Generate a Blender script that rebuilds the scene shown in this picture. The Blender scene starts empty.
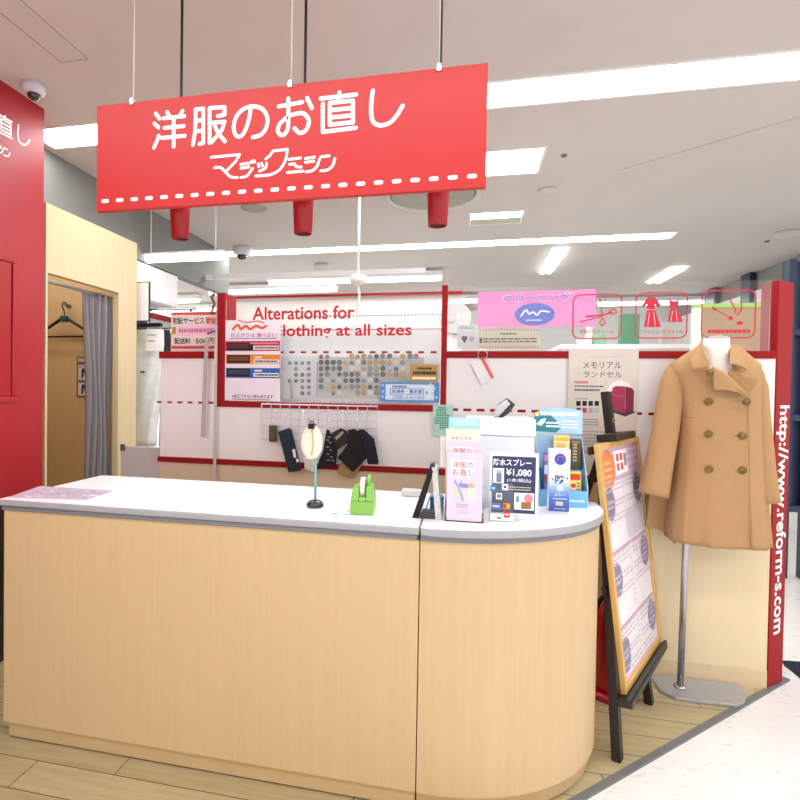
import bpy, bmesh, math, random
from mathutils import Vector, Matrix
random.seed(7)
C = bpy.context.scene.collection
PI = math.pi

# ------------------------------------------------------------------ camera
F, CX = 550.84, 342.25
YAW, PITCH, ROLL = [math.radians(a) for a in (-12.54409, 1.0602, -0.84411)]
CAMZ = 1.5
def cam_rows():
    f = Vector((math.sin(YAW)*math.cos(PITCH), math.cos(YAW)*math.cos(PITCH), -math.sin(PITCH)))
    r = Vector((math.cos(YAW), -math.sin(YAW), 0)); d = f.cross(r)
    return math.cos(ROLL)*r+math.sin(ROLL)*d, -math.sin(ROLL)*r+math.cos(ROLL)*d, f
RR, DD, FF = cam_rows()
CAMPOS = Vector((0, 0, CAMZ))
cd = bpy.data.cameras.new('camera'); cam = bpy.data.objects.new('camera', cd); C.objects.link(cam)
m3 = Matrix((RR, -DD, -FF)).transposed()
cam.matrix_world = Matrix.Translation(CAMPOS) @ m3.to_4x4()
cd.sensor_width = 36; cd.sensor_fit = 'HORIZONTAL'; cd.lens = F/800*36; cd.shift_x = (400-CX)/800; cd.clip_end = 60; cd.clip_start = 0.05
bpy.context.scene.camera = cam
def ray(px, py): return RR*((px-CX)/F) + DD*((py-400)/F) + FF
def at_y(px, py, Y): d = ray(px, py); return CAMPOS + d*(Y/d.y)
def at_x(px, py, X): d = ray(px, py); return CAMPOS + d*(X/d.x)
def at_z(px, py, Z): d = ray(px, py); return CAMPOS + d*((Z-CAMZ)/d.z)

# ------------------------------------------------------------------ materials
def lin(c): return c/12.92 if c <= .04045 else ((c+.055)/1.055)**2.4
def rgb(h):
    h = h.lstrip('#'); return tuple(lin(int(h[i:i+2], 16)/255) for i in (0, 2, 4))
MATS = {}
def mat(h, rough=.5, metal=0, var=.06, scale=9, name=None, spec=.5, emit=0, bump=0, stretch=None, coat=0):
    key = (h, rough, metal, var, scale, spec, emit, bump, stretch, coat)
    if key in MATS: return MATS[key]
    m = bpy.data.materials.new(name or 'paint_'+h.strip('#')); m.use_nodes = True
    nt = m.node_tree; b = nt.nodes['Principled BSDF']; c = rgb(h)
    b.inputs['Roughness'].default_value = rough; b.inputs['Metallic'].default_value = metal
    b.inputs['Specular IOR Level'].default_value = spec
    if coat: b.inputs['Coat Weight'].default_value = coat; b.inputs['Coat Roughness'].default_value = .08
    tc = nt.nodes.new('ShaderNodeTexCoord'); mp = nt.nodes.new('ShaderNodeMapping')
    nt.links.new(tc.outputs['Object'], mp.inputs['Vector'])
    if stretch: mp.inputs['Scale'].default_value = stretch
    n = nt.nodes.new('ShaderNodeTexNoise'); n.inputs['Scale'].default_value = scale; n.inputs['Detail'].default_value = 5
    nt.links.new(mp.outputs[0], n.inputs['Vector'])
    r = nt.nodes.new('ShaderNodeValToRGB')
    r.color_ramp.elements[0].position = .3; r.color_ramp.elements[1].position = .7
    r.color_ramp.elements[0].color = tuple(max(0, x*(1-var)) for x in c)+(1,)
    r.color_ramp.elements[1].color = tuple(min(1, x*(1+var)) for x in c)+(1,)
    nt.links.new(n.outputs['Fac'], r.inputs['Fac']); nt.links.new(r.outputs[0], b.inputs['Base Color'])
    if bump:
        bp = nt.nodes.new('ShaderNodeBump'); bp.inputs['Strength'].default_value = bump; bp.inputs['Distance'].default_value = .004
        nt.links.new(n.outputs['Fac'], bp.inputs['Height']); nt.links.new(bp.outputs[0], b.inputs['Normal'])
    if emit:
        b.inputs['Emission Color'].default_value = c+(1,); b.inputs['Emission Strength'].default_value = emit
    MATS[key] = m; return m
def flat(h, rough=.55, spec=.3): return mat(h, rough, 0, .015, 30, spec=spec)
def wood(h, var=.09, rough=.42, stretch=(22, 22, .7), name='wood', spec=.4):
    return mat(h, rough, 0, var, 3.2, name=name, stretch=stretch, spec=spec)
def glass(name, alpha=.9, tint=(1, 1, 1), gl=.08):
    m = bpy.data.materials.new(name); m.use_nodes = True; nt = m.node_tree; nt.nodes.clear()
    o = nt.nodes.new('ShaderNodeOutputMaterial'); t = nt.nodes.new('ShaderNodeBsdfTransparent'); g = nt.nodes.new('ShaderNodeBsdfGlossy')
    t.inputs[0].default_value = (*tint, 1); g.inputs['Roughness'].default_value = .02
    fr = nt.nodes.new('ShaderNodeFresnel'); fr.inputs['IOR'].default_value = 1.45
    mx = nt.nodes.new('ShaderNodeMixShader'); ad = nt.nodes.new('ShaderNodeMath'); ad.operation = 'ADD'; ad.inputs[1].default_value = gl; ad.use_clamp = True
    nt.links.new(fr.outputs[0], ad.inputs[0]); nt.links.new(ad.outputs[0], mx.inputs[0])
    nt.links.new(t.outputs[0], mx.inputs[1]); nt.links.new(g.outputs[0], mx.inputs[2]); nt.links.new(mx.outputs[0], o.inputs[0]); return m
def lampmat(h, s):
    return mat(h, .4, 0, .0, 5, emit=s, name='lamp_glow')

RED = mat('#a81218', .38, 0, .05, 5, name='red_lacquer')
REDF = mat('#970d14', .6, 0, .04, 8, name='red_frame_paint', spec=.25)
WHITE = mat('#f3f1f2', .45, 0, .015, 4, name='white_laminate')
WHITEP = flat('#f6f5f3'); BLACK = flat('#141416'); DARKBR = mat('#1e0c09', .45, 0, .12, 12, name='dark_stained_wood', stretch=(4, 4, .6))
CHROME = mat('#b9b9bd', .22, 1, .03, 8, name='brushed_chrome')
STEEL = mat('#a9a9a9', .35, 1, .04, 12, name='steel')
GREYP = mat('#9c9ca0', .5, 0, .06, 25, name='grey_paint')
CLEAR = glass('clear_acrylic', gl=.03)
PANE = glass('window_glass', gl=.02)

# ------------------------------------------------------------------ mesh builder
WM = {}
def wm(o): return WM.get(o.name, Matrix.Identity(4)) if o else Matrix.Identity(4)
class MB:
    def __init__(s): s.bm = bmesh.new(); s.mats = []; s.mi = 0
    def m(s, material):
        if material not in s.mats: s.mats.append(material)
        s.mi = s.mats.index(material); return s
    def _face(s, vs, smooth=False):
        try: f = s.bm.faces.new(vs)
        except ValueError: return None
        f.material_index = s.mi; f.smooth = smooth; return f
    def box(s, a, b, bevel=0):
        x0, y0, z0 = [min(p, q) for p, q in zip(a, b)]; x1, y1, z1 = [max(p, q) for p, q in zip(a, b)]
        v = [s.bm.verts.new((x, y, z)) for z in (z0, z1) for x, y in ((x0, y0), (x1, y0), (x1, y1), (x0, y1))]
        fs = [s._face([v[i] for i in q]) for q in ((3, 2, 1, 0), (4, 5, 6, 7), (0, 1, 5, 4), (1, 2, 6, 5), (2, 3, 7, 6), (3, 0, 4, 7))]
        if bevel: s._bev(fs, bevel)
        return s
    def _bev(s, fs, w, seg=2):
        es = list({e for f in fs for e in f.edges})
        r = bmesh.ops.bevel(s.bm, geom=es, offset=w, segments=seg, affect='EDGES', profile=.6)
        for f in r['faces']: f.material_index = s.mi; f.smooth = True
    def prism(s, pts, vec, bevel=0, smooth=False):
        vec = Vector(vec); a = [s.bm.verts.new(p) for p in pts]; b = [s.bm.verts.new(Vector(p)+vec) for p in pts]; n = len(pts)
        fs = [s._face(a[::-1]), s._face(b)] + [s._face([a[i], a[(i+1) % n], b[(i+1) % n], b[i]], smooth) for i in range(n)]
        if bevel: s._bev([f for f in fs if f], bevel)
        return s
    def tube(s, pts, r, n=10, cap=True):
        pts = [Vector(p) for p in pts]; rs = r if isinstance(r, (list, tuple)) else [r]*len(pts)
        rings = []; ref = None
        for i, p in enumerate(pts):
            t = (pts[min(i+1, len(pts)-1)]-pts[max(i-1, 0)]).normalized()
            if ref is None: ref = Vector((0, 0, 1)) if abs(t.z) < .9 else Vector((1, 0, 0))
            u = t.cross(ref).normalized(); w = u.cross(t).normalized(); ref = w
            rings.append([s.bm.verts.new(p+(u*math.cos(2*PI*k/n)+w*math.sin(2*PI*k/n))*rs[i]) for k in range(n)])
        s.loft_rings(rings, cap); return s
    def loft_rings(s, rings, cap=True, smooth=True):
        n = len(rings[0])
        for a, b in zip(rings, rings[1:]):
            for k in range(n): s._face([a[k], a[(k+1) % n], b[(k+1) % n], b[k]], smooth)
        if cap: s._face(rings[0][::-1]); s._face(rings[-1])
    def loft(s, rings, cap=True):
        s.loft_rings([[s.bm.verts.new(p) for p in r] for r in rings], cap); return s
    def lathe(s, c, prof, n=24, axis='z', cap=True):
        c = Vector(c); rings = []
        for r, h in prof:
            ring = []
            for k in range(n):
                a = 2*PI*k/n; x, y = r*math.cos(a), r*math.sin(a)
                ring.append(s.bm.verts.new(c+(Vector((x, y, h)) if axis == 'z' else Vector((x, h, y)) if axis == 'y' else Vector((h, x, y)))))
            rings.append(ring)
        s.loft_rings(rings, cap); return s
    def ring(s, c, R, r, axis='x', n=28, k=8):
        c = Vector(c); rings = []
        for i in range(n+1):
            a = 2*PI*(i % n)/n; ca, sa = math.cos(a), math.sin(a); q = []
            for j in range(k):
                b = 2*PI*j/k; rr = R+r*math.cos(b); h = r*math.sin(b)
                q.append(c+(Vector((h, rr*ca, rr*sa)) if axis == 'x' else Vector((rr*ca, h, rr*sa)) if axis == 'y' else Vector((rr*ca, rr*sa, h))))
            rings.append(q)
        return s.loft(rings, False)
    def build(s, name, material=None, parent=None, fix=True):
        if material is not None and not s.mats: s.mats.append(material)
        if fix: bmesh.ops.recalc_face_normals(s.bm, faces=s.bm.faces)
        me = bpy.data.meshes.new(name)
        o = None
        if parent is None:
            vs = [v.co for v in s.bm.verts]
            base = Vector(((min(v.x for v in vs)+max(v.x for v in vs))/2, (min(v.y for v in vs)+max(v.y for v in vs))/2, min(v.z for v in vs)))
            M = Matrix.Translation(base)
        else: M = wm(parent)
        s.bm.transform(M.inverted()); s.bm.to_mesh(me); s.bm.free()
        for x in s.mats: me.materials.append(x)
        o = bpy.data.objects.new(name, me); C.objects.link(o)
        if parent: o.parent = parent
        else: o.location = M.translation
        WM[o.name] = M.copy()
        return o
def thing(name, label, cat, loc=(0, 0, 0), rotz=0, group=None):
    o = bpy.data.objects.new(name, None); C.objects.link(o); o.empty_display_size = .05
    o.location = loc; o.rotation_euler = (0, 0, rotz)
    WM[o.name] = Matrix.Translation(Vector(loc)) @ Matrix.Rotation(rotz, 4, 'Z')
    return tag(o, label, cat, group)
def tag(o, label, cat, group=None):
    o['label'] = label; o['category'] = cat
    if group: o['group'] = group
    return o
def struct(o): o['kind'] = 'structure'; return o
def sub(o, label): o['label'] = label; return o
def bx(name, a, b, material, parent=None, bevel=0): return MB().m(material).box(a, b, bevel).build(name, None, parent)

# ------------------------------------------------------------------ flat printed work on a real plane
def smooth_pts(p, k=5):
    if len(p) < 3: return p
    out = []
    for i in range(len(p)-1):
        p0 = p[max(i-1, 0)]; p1 = p[i]; p2 = p[i+1]; p3 = p[min(i+2, len(p)-1)]
        for j in range(k):
            t = j/k
            out.append(tuple(.5*((2*b)+(-a+c)*t+(2*a-5*b+4*c-d)*t*t+(-a+3*b-3*c+d)*t**3) for a, b, c, d in zip(p0, p1, p2, p3)))
    return out+[p[-1]]
def glyph_mesh(text, bold):
    c = bpy.data.curves.new('t', 'FONT'); c.body = text; c.offset = bold; c.resolution_u = 3
    o = bpy.data.objects.new('t', c); C.objects.link(o); bpy.context.view_layer.update()
    me = bpy.data.meshes.new_from_object(o.evaluated_get(bpy.context.evaluated_depsgraph_get()))
    vs = [(v.co.x, v.co.y) for v in me.vertices]; fs = [tuple(p.vertices) for p in me.polygons]
    bpy.data.objects.remove(o); bpy.data.curves.remove(c); bpy.data.meshes.remove(me); return vs, fs
class Sheet:
    def __init__(s, O, U=(1, 0, 0), V=(0, 0, 1)):
        s.O = Vector(O); s.U = Vector(U).normalized(); s.V = Vector(V).normalized(); s.N = s.U.cross(s.V); s.h = 0; s.mb = MB()
    def P(s, px, py):
        d = ray(px, py); t = (s.O-CAMPOS).dot(s.N)/d.dot(s.N); q = CAMPOS+d*t-s.O; return (q.dot(s.U), q.dot(s.V))
    def W(s, u, v, h=None): return s.O+s.U*u+s.V*v+s.N*(s.h if h is None else h)
    def box4(s, x0, y0, x1, y1):
        xm, ym = (x0+x1)/2, (y0+y1)/2
        return s.P(x0, ym)[0], s.P(xm, y1)[1], s.P(x1, ym)[0], s.P(xm, y0)[1]
    def up(s, d=.0006): s.h += d; return s
    def poly(s, m, pts, th=0):
        s.mb.m(m)
        if not th: s.h += .000003
        if th:
            n = len(pts); a = [s.mb.bm.verts.new(s.W(*p)) for p in pts]; b = [s.mb.bm.verts.new(s.W(*p, s.h+th)) for p in pts]
            s.mb._face(a[::-1]); s.mb._face(b)
            for i in range(n): s.mb._face([a[i], a[(i+1) % n], b[(i+1) % n], b[i]])
        else: s.mb._face([s.mb.bm.verts.new(s.W(*p)) for p in pts])
        return s
    def ppoly(s, m, pts, th=0): return s.poly(m, [s.P(*p) for p in pts], th)
    def rect(s, m, u0, v0, u1, v1, th=0): return s.poly(m, [(u0, v0), (u1, v0), (u1, v1), (u0, v1)], th)
    def prect(s, m, x0, y0, x1, y1, th=0): return s.rect(m, *s.box4(x0, y0, x1, y1), th)
    def ell(s, m, u, v, a, b, th=0, n=20): return s.poly(m, [(u+a*math.cos(2*PI*k/n), v+b*math.sin(2*PI*k/n)) for k in range(n)], th)
    def pell(s, m, x0, y0, x1, y1, th=0):
        u0, v0, u1, v1 = s.box4(x0, y0, x1, y1); return s.ell(m, (u0+u1)/2, (v0+v1)/2, (u1-u0)/2, (v1-v0)/2, th)
    def rrect(s, m, u0, v0, u1, v1, r, th=0):
        pts = []
        for cx, cy, a0 in ((u1-r, v0+r, -90), (u1-r, v1-r, 0), (u0+r, v1-r, 90), (u0+r, v0+r, 180)):
            pts += [(cx+r*math.cos(math.radians(a0+k*18)), cy+r*math.sin(math.radians(a0+k*18))) for k in range(6)]
        return s.poly(m, pts, th)
    def stroke(s, m, pts, w, th=0, curve=False, closed=False):
        # one flat ribbon per run between sharp corners, with round ends
        if curve: pts = smooth_pts(pts)
        pts = [p for i, p in enumerate(pts) if i == 0 or math.hypot(p[0]-pts[i-1][0], p[1]-pts[i-1][1]) > 1e-5]
        if closed: pts = list(pts)+[pts[0]]
        r = w/2; runs = [[pts[0]]]
        for i in range(1, len(pts)):
            runs[-1].append(pts[i])
            if i < len(pts)-1:
                a = math.atan2(pts[i][1]-pts[i-1][1], pts[i][0]-pts[i-1][0]); b = math.atan2(pts[i+1][1]-pts[i][1], pts[i+1][0]-pts[i][0])
                if abs((b-a+PI) % (2*PI)-PI) > .75: runs.append([pts[i]])
        for run in runs:
            s.h += .00003
            n = len(run); L, R_ = [], []
            for i, (u, v) in enumerate(run):
                p, q = run[max(i-1, 0)], run[min(i+1, n-1)]; d = math.hypot(q[0]-p[0], q[1]-p[1]) or 1; nx, ny = -(q[1]-p[1])/d*r, (q[0]-p[0])/d*r
                L.append((u+nx, v+ny)); R_.append((u-nx, v-ny))
            def cap(c, frm): 
                a = math.atan2(frm[1]-c[1], frm[0]-c[0]); return [(c[0]+r*math.cos(a-k*PI/7), c[1]+r*math.sin(a-k*PI/7)) for k in range(1, 7)]
            s.mb.m(m); lv = [s.mb.bm.verts.new(s.W(*p)) for p in L]; rv = [s.mb.bm.verts.new(s.W(*p)) for p in R_]
            for i in range(n-1): s.mb._face([rv[i], rv[i+1], lv[i+1], lv[i]])
            s.mb._face([lv[-1]]+[s.mb.bm.verts.new(s.W(*p)) for p in cap(run[-1], L[-1])]+[rv[-1]])
            s.mb._face([rv[0]]+[s.mb.bm.verts.new(s.W(*p)) for p in cap(run[0], R_[0])]+[lv[0]])
        return s
    def pstroke(s, m, pts, w, th=0, curve=False, closed=False): return s.stroke(m, [s.P(*p) for p in pts], w, th, curve, closed)
    def text(s, m, t, u0, v0, u1, v1, bold=.01, rot=0):
        vs, fs = glyph_mesh(t, bold)
        if rot == -90: vs = [(y, -x) for x, y in vs]
        xs = [v[0] for v in vs]; ys = [v[1] for v in vs]; X0, Y0 = min(xs), min(ys); kx = (u1-u0)/max(max(xs)-X0, 1e-6); ky = (v1-v0)/max(max(ys)-Y0, 1e-6)
        s.mb.m(m); bv = [s.mb.bm.verts.new(s.W(u0+(x-X0)*kx, v0+(y-Y0)*ky)) for x, y in vs]
        for f in fs: s.mb._face([bv[i] for i in f])
        return s
    def ptext(s, m, t, x0, y0, x1, y1, bold=.01, rot=0): return s.text(m, t, *s.box4(x0, y0, x1, y1), bold, rot)
    def lines(s, m, x0, y0, x1, y1, n, w=.5, seed=1):
        u0, v0, u1, v1 = s.box4(x0, y0, x1, y1); rd = random.Random(seed); st = (v1-v0)/n
        for i in range(n):
            u = u0; v = v1-st*(i+.5)
            while u < u1:
                l = min((u1-u0)*rd.uniform(.04, .12), u1-u); s.rect(m, u, v-st*w/2, u+l, v+st*w/2); u += l+(u1-u0)*.015
        return s
    def build(s, name, parent=None):
        o = s.mb.build(name, None, parent, fix=False); s.mb = MB(); return o
# ------------------------------------------------------------------ the setting
CE = 3.1                      # ceiling height
def tile_mat():
    m = bpy.data.materials.new('marbled_vinyl'); m.use_nodes = True; nt = m.node_tree; b = nt.nodes['Principled BSDF']
    tc = nt.nodes.new('ShaderNodeTexCoord'); mp = nt.nodes.new('ShaderNodeMapping'); mp.inputs['Rotation'].default_value = (0, 0, .7); mp.inputs['Scale'].default_value = (7, 24, 1)
    nt.links.new(tc.outputs['Object'], mp.inputs[0])
    n = nt.nodes.new('ShaderNodeTexNoise'); n.inputs['Scale'].default_value = 2.2; n.inputs['Detail'].default_value = 8; nt.links.new(mp.outputs[0], n.inputs['Vector'])
    r = nt.nodes.new('ShaderNodeValToRGB'); e = r.color_ramp.elements
    e[0].position = .30; e[0].color = (*rgb('#d6cbc6'), 1); e[1].position = .40; e[1].color = (*rgb('#e9e6e3'), 1)
    nt.links.new(n.outputs['Fac'], r.inputs[0]); nt.links.new(r.outputs[0], b.inputs['Base Color'])
    b.inputs['Roughness'].default_value = .22; return m
def plank_mat():
    m = bpy.data.materials.new('floor_planks'); m.use_nodes = True; nt = m.node_tree; b = nt.nodes['Principled BSDF']
    tc = nt.nodes.new('ShaderNodeTexCoord'); mp = nt.nodes.new('ShaderNodeMapping')
    nt.links.new(tc.outputs['Object'], mp.inputs[0])
    br = nt.nodes.new('ShaderNodeTexBrick'); br.offset = .37; br.inputs['Scale'].default_value = 1; br.inputs['Brick Width'].default_value = .92; br.inputs['Row Height'].default_value = .152
    br.inputs['Mortar Size'].default_value = .0022; br.inputs['Color1'].default_value = (*rgb('#b3a37b'), 1); br.inputs['Color2'].default_value = (*rgb('#c1b28c'), 1); br.inputs['Mortar'].default_value = (*rgb('#4b4233'), 1)
    nt.links.new(mp.outputs[0], br.inputs['Vector'])
    m2 = nt.nodes.new('ShaderNodeMapping'); m2.inputs['Scale'].default_value = (2.2, 26, 1); nt.links.new(tc.outputs['Object'], m2.inputs[0])
    n = nt.nodes.new('ShaderNodeTexNoise'); n.inputs['Scale'].default_value = 1.6; n.inputs['Detail'].default_value = 7; nt.links.new(m2.outputs[0], n.inputs['Vector'])
    r = nt.nodes.new('ShaderNodeValToRGB'); r.color_ramp.elements[0].color = (.84, .83, .80, 1); r.color_ramp.elements[1].color = (1, 1, 1, 1); r.color_ramp.elements[0].position = .3; r.color_ramp.elements[1].position = .62
    nt.links.new(n.outputs['Fac'], r.inputs[0])
    mx = nt.nodes.new('ShaderNodeMixRGB'); mx.blend_type = 'MULTIPLY'; mx.inputs[0].default_value = 1
    nt.links.new(br.outputs['Color'], mx.inputs[1]); nt.links.new(r.outputs[0], mx.inputs[2]); nt.links.new(mx.outputs[0], b.inputs['Base Color'])
    b.inputs['Roughness'].default_value = .38; return m
TILE = tile_mat(); PLANK = plank_mat()
CEIL = mat('#d3cbc5', .8, 0, .02, 3, name='ceiling_board')
GREYW = mat('#83837f', .7, 0, .02, 4, name='grey_wall_paint'); WALLW = mat('#efefec', .6, 0, .02, 4, name='white_wall_paint')
NAVY = mat('#232e50', .35, 0, .08, 5, name='navy_panel')
struct(bx('floor', (-6, -4, -.1), (7.5, 12, 0), TILE))
s = MB().m(PLANK).prism([(-4.2, -1.5, 0), (-3.42, -1.5, 0), (1.62, 3.29, 0), (1.60, 4.3, 0), (-4.2, 4.3, 0)], (0, 0, .006))
struct(s.build('floor_planking'))
s = MB().m(mat('#6f6f71', .5, 0, .05, 20)).prism([(-3.445, -1.5, 0), (-3.40, -1.5, 0), (1.70, 3.325, 0), (1.66, 3.37, 0), (1.62, 3.33, 0), (1.625, 3.292, 0)], (0, 0, .010))
struct(s.build('trim_1'))
pts = [(1.80, 3.56, .001)] + [(1.55+1.5*math.cos(a), 4.75+1.5*math.sin(a), .001) for a in [math.radians(-58+i*6) for i in range(0, 8)]] + [(3.0, 4.45, .001), (2.4, 3.9, .001)]
struct(MB().m(mat('#1b2030', .3, 0, .1, 6)).prism([at_z(782, 660.5, .001), at_z(784, 666, .001), at_z(791, 671, .001), at_z(797, 676, .001), at_z(806, 684, .001), at_z(830, 690, .001), at_z(830, 664, .001)], (0, 0, .002)).build('floor_inlay'))
struct(bx('ceiling', (-6, -4, CE), (7.5, 12, CE+.1), CEIL))
s = MB().m(mat('#a29890', .8))
ha, hb, hc = at_z(26, 7.5, CE), at_z(88, 59, CE), at_z(15, 69, CE)
def hatch(a, b):
    a, b = Vector(a), Vector(b); d = (b-a).normalized(); n = Vector((-d.y, d.x, 0))*.002; s.prism([a-n, b-n, b+n, a+n], (0, 0, -.0015))
X0, X1, Y0, Y1 = -1.98, hb.x, 1.50, hb.y
for p, q in (((X0, Y0, CE), (X1, Y0, CE)), ((X1, Y0, CE), (X1, Y1, CE)), ((X1, Y1, CE), (X0, Y1, CE)), ((X0, Y1, CE), (X0, Y0, CE)), ((1.05, 4.3, CE), (2.3, 3.3, CE))): hatch(p, q)
struct(s.build('trim_2'))

# red wall at the left, grey bulkhead and store walls
XW, YW = -2.41, 2.765
REDW = mat('#ab1824', .42, 0, .03, 2, name='red_wall_paint')
struct(bx('wall_left', (-2.75, .6, .88), (XW, YW, CE), REDW))
struct(bx('baseboard_left', (-2.75, .6, 0), (XW-.004, YW-.006, .875), DARKBR))
struct(bx('trim_3', (-2.73, .6, .868), (XW+.004, YW-.002, .884), WHITE))
p = MB().m(REDW).box((XW, 1.3, 1.405), (XW+.012, 2.565, 1.435), .006).box((XW, 1.3, 2.16), (XW+.012, 2.565, 2.19), .006).box((XW, 2.535, 1.4355), (XW+.012, 2.565, 2.1595), .006); pa = thing('access_panel_door', 'red access panel door set flush in the red wall', 'panel', (XW, 1.9, 1.405))
p.build('panel_frame', None, pa); MB().m(RED).box((XW+.0005, 1.33, 1.44), (XW+.006, 2.525, 2.155), .002).build('panel_leaf', None, pa)
struct(bx('bulkhead', (-2.9, 2.2, 2.61), (-2.80, 6.2, CE), GREYW))
struct(bx('wall_back', (-6, 11.2, 0), (7.5, 11.4, CE), WALLW))
struct(bx('wall_right', (3.63, 6.0, 0), (3.8, 11.2, 2.855), WALLW))
struct(bx('wall_right_header', (3.66, 3.2, 2.855), (3.8, 11.2, CE), GREYW))
for i, (px, w) in enumerate(((750.5, .12), (716, .12))):
    q = at_x(px, 276, 3.63); struct(bx('trim_%d' % (4+i), (3.57, q.y-w, 2.0), (3.625, q.y+w, CE), NAVY))

# ------------------------------------------------------------------ ceiling lights
LAMP = lampmat('#fbfdff', 9.5)
def ceiling_light(x0, x1, y0, y1, label, group=None, tubes=0, recess=0, m=None):
    t = thing('ceiling_light', label, 'ceiling light', ((x0+x1)/2, (y0+y1)/2, CE), 0, group)
    f = MB().m(WHITE); e = .018
    for a, b in (((x0-e, y0-e), (x1+e, y0)), ((x0-e, y1), (x1+e, y1+e)), ((x0-e, y0), (x0, y1)), ((x1, y0), (x1+e, y1))): f.box((*a, CE-.006), (*b, CE-.0002))
    f.build('frame', None, t)
    if recess:
        ym = y0+(y1-y0)*.5
        MB().m(m or LAMP).box((x0, y0, CE-.004), (x1, ym, CE-.0006)).build('diffuser', None, t); MB().m(mat('#c9c5b4', .6)).box((x0, ym, CE-.003), (x1, y1, CE-.0006)).build('reflector', None, t)
    elif tubes:
        MB().m(mat('#dcdcdc', .5)).box((x0, y0, CE-.004), (x1, y1, CE-.0006)).build('reflector', None, t)
        for k in range(tubes):
            xx = x0+(x1-x0)*(k+.5)/tubes; MB().m(m or LAMP).box((xx-.024, y0, CE-.03), (xx+.024, y1, CE-.006)).build('tube', None, t)
    else: MB().m(m or LAMP).box((x0, y0, CE-.004), (x1, y1, CE-.0006)).build('diffuser', None, t)
    return t
ceiling_light(-2.72, 5.2, 2.972, 3.222, 'long white light strip running across the ceiling behind the red hanging sign')
ceiling_light(-.75, .475, 3.815, 4.225, 'rectangular lit ceiling panel just right of the red sign, nearest the long strip')
ceiling_light(.025, .47, 5.10, 5.445, 'small square recessed ceiling light half lit', recess=1)
ceiling_light(-3.0, 2.0, 6.03, 6.24, 'thin far light strip running across the ceiling above the partition')
ceiling_light(.925, 1.085, 6.45, 7.7, 'left of the two twin tube ceiling lights running away from view', tubes=2)
ceiling_light(2.48, 2.68, 7.63, 8.6, 'right of the two twin tube ceiling lights running away from view', tubes=2)
ceiling_light(-4.1, -2.96, 3.05, 3.30, 'added unseen light strip brightening the fitting booth beyond the grey bulkhead')  # added strip, hidden from the camera, to brighten the booth interior
# the hall goes on towards the viewer: its next light rows
for yy in (.62, -2.2): ceiling_light(-3.2, 5.2, yy, yy+.25, 'long white light strip of the hall towards the viewer', 'ceiling strips of the hall')
TUBE = lampmat('#ffffff', 4.0)
def hung_light(px0, py0, px1, py1, Y, label, hh=.09):
    a, b = at_y(px0, py0, Y), at_y(px1, py1, Y); z = min((a.z+b.z)/2, CE-.13)
    t = thing('suspended_light', label, 'ceiling light', ((a.x+b.x)/2, Y, z))
    hs = MB().m(WHITE).box((a.x, Y-.06, z+.03), (b.x, Y+.06, z+hh)).build('housing', None, t)
    MB().m(TUBE).tube([(a.x+.02, Y, z), (b.x-.02, Y, z)], .03).build('tube', None, t)
    for f in (.12, .88):
        x = a.x+(b.x-a.x)*f; MB().m(WHITE).tube([(x, Y, z+hh-.01), (x, Y, CE)], .006, 6).build('hanger_rod', None, hs)
hung_light(268, 274, 443, 266, 7.3, 'upper suspended tube light over the workshop behind the sign')
hung_light(141, 260, 226, 256, 4.45, 'suspended tube light along the grey bulkhead left of the dark dome camera', .045)
hung_light(208, 290, 338, 285, 7.9, 'suspended tube light just above the left window of the partition')
hung_light(388, 299, 545, 290, 9.2, 'suspended tube light beside the top of the middle red post')
hung_light(597, 294, 752, 287, 9.8, 'far suspended tube light seen above the glass with red icons')
hung_light(146, 302, 200, 297, 8.6, 'short suspended tube light far left beyond the bulkhead')
hung_light(150, 309, 216, 308, 9.6, 'farthest suspended tube light at left above the delivery notice')

# ------------------------------------------------------------------ small ceiling fittings
DARKG = flat('#3a3a3c')
def disc(name, px, py, r, h, m, label, cat):
    q = at_z(px, py, CE); return tag(MB().m(m).lathe((q.x, q.y, CE-h), [(r*.6, 0), (r, h*.5), (r, h)], 20).build(name), label, cat)
disc('ceiling_speaker', 254, 208, .115, .012, mat('#a9a69f', .7), 'round grey grille in the ceiling below the sign', 'vent')
disc('smoke_detector', 548, 190, .075, .03, mat('#cfcac4', .6), 'pale round smoke detector right of the lit ceiling panel', 'detector')
disc('smoke_detector', 788, 232, .11, .05, mat('#d3d0c6', .6), 'round smoke detector on the ceiling at far right', 'detector')
disc('smoke_detector', 321, 264, .09, .08, mat('#c8c4bb', .6), 'small ceiling detector behind the middle red spotlight', 'detector')
disc('sprinkler_head', 564, 155, .02, .015, mat('#6d6966', .6), 'small dark sprinkler head on the ceiling right of the sign', 'sprinkler')
disc('sprinkler_head', 767, 241, .025, .012, mat('#6d6966', .6), 'tiny dark sprinkler head on the ceiling near the right wall', 'sprinkler')
q = at_z(432, 193, CE)
v = thing('ceiling_diffuser', 'large round ribbed air diffuser in the ceiling behind the sign', 'vent', (q.x, q.y+.05, CE))
MB().m(mat('#d9d6cc', .6)).lathe((q.x, q.y+.05, CE-.012), [(.38, .011), (.385, 0), (.355, 0), (.35, .011)], 40, cap=False).build('rim', None, v)
MB().m(mat('#aaa89c', .6)).lathe((q.x, q.y+.05, CE-.010), [(.05, 0), (.12, .008), (.14, 0), (.21, .008), (.23, 0), (.30, .008), (.32, 0), (.35, .009)], 40).build('ribs', None, v)
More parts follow.
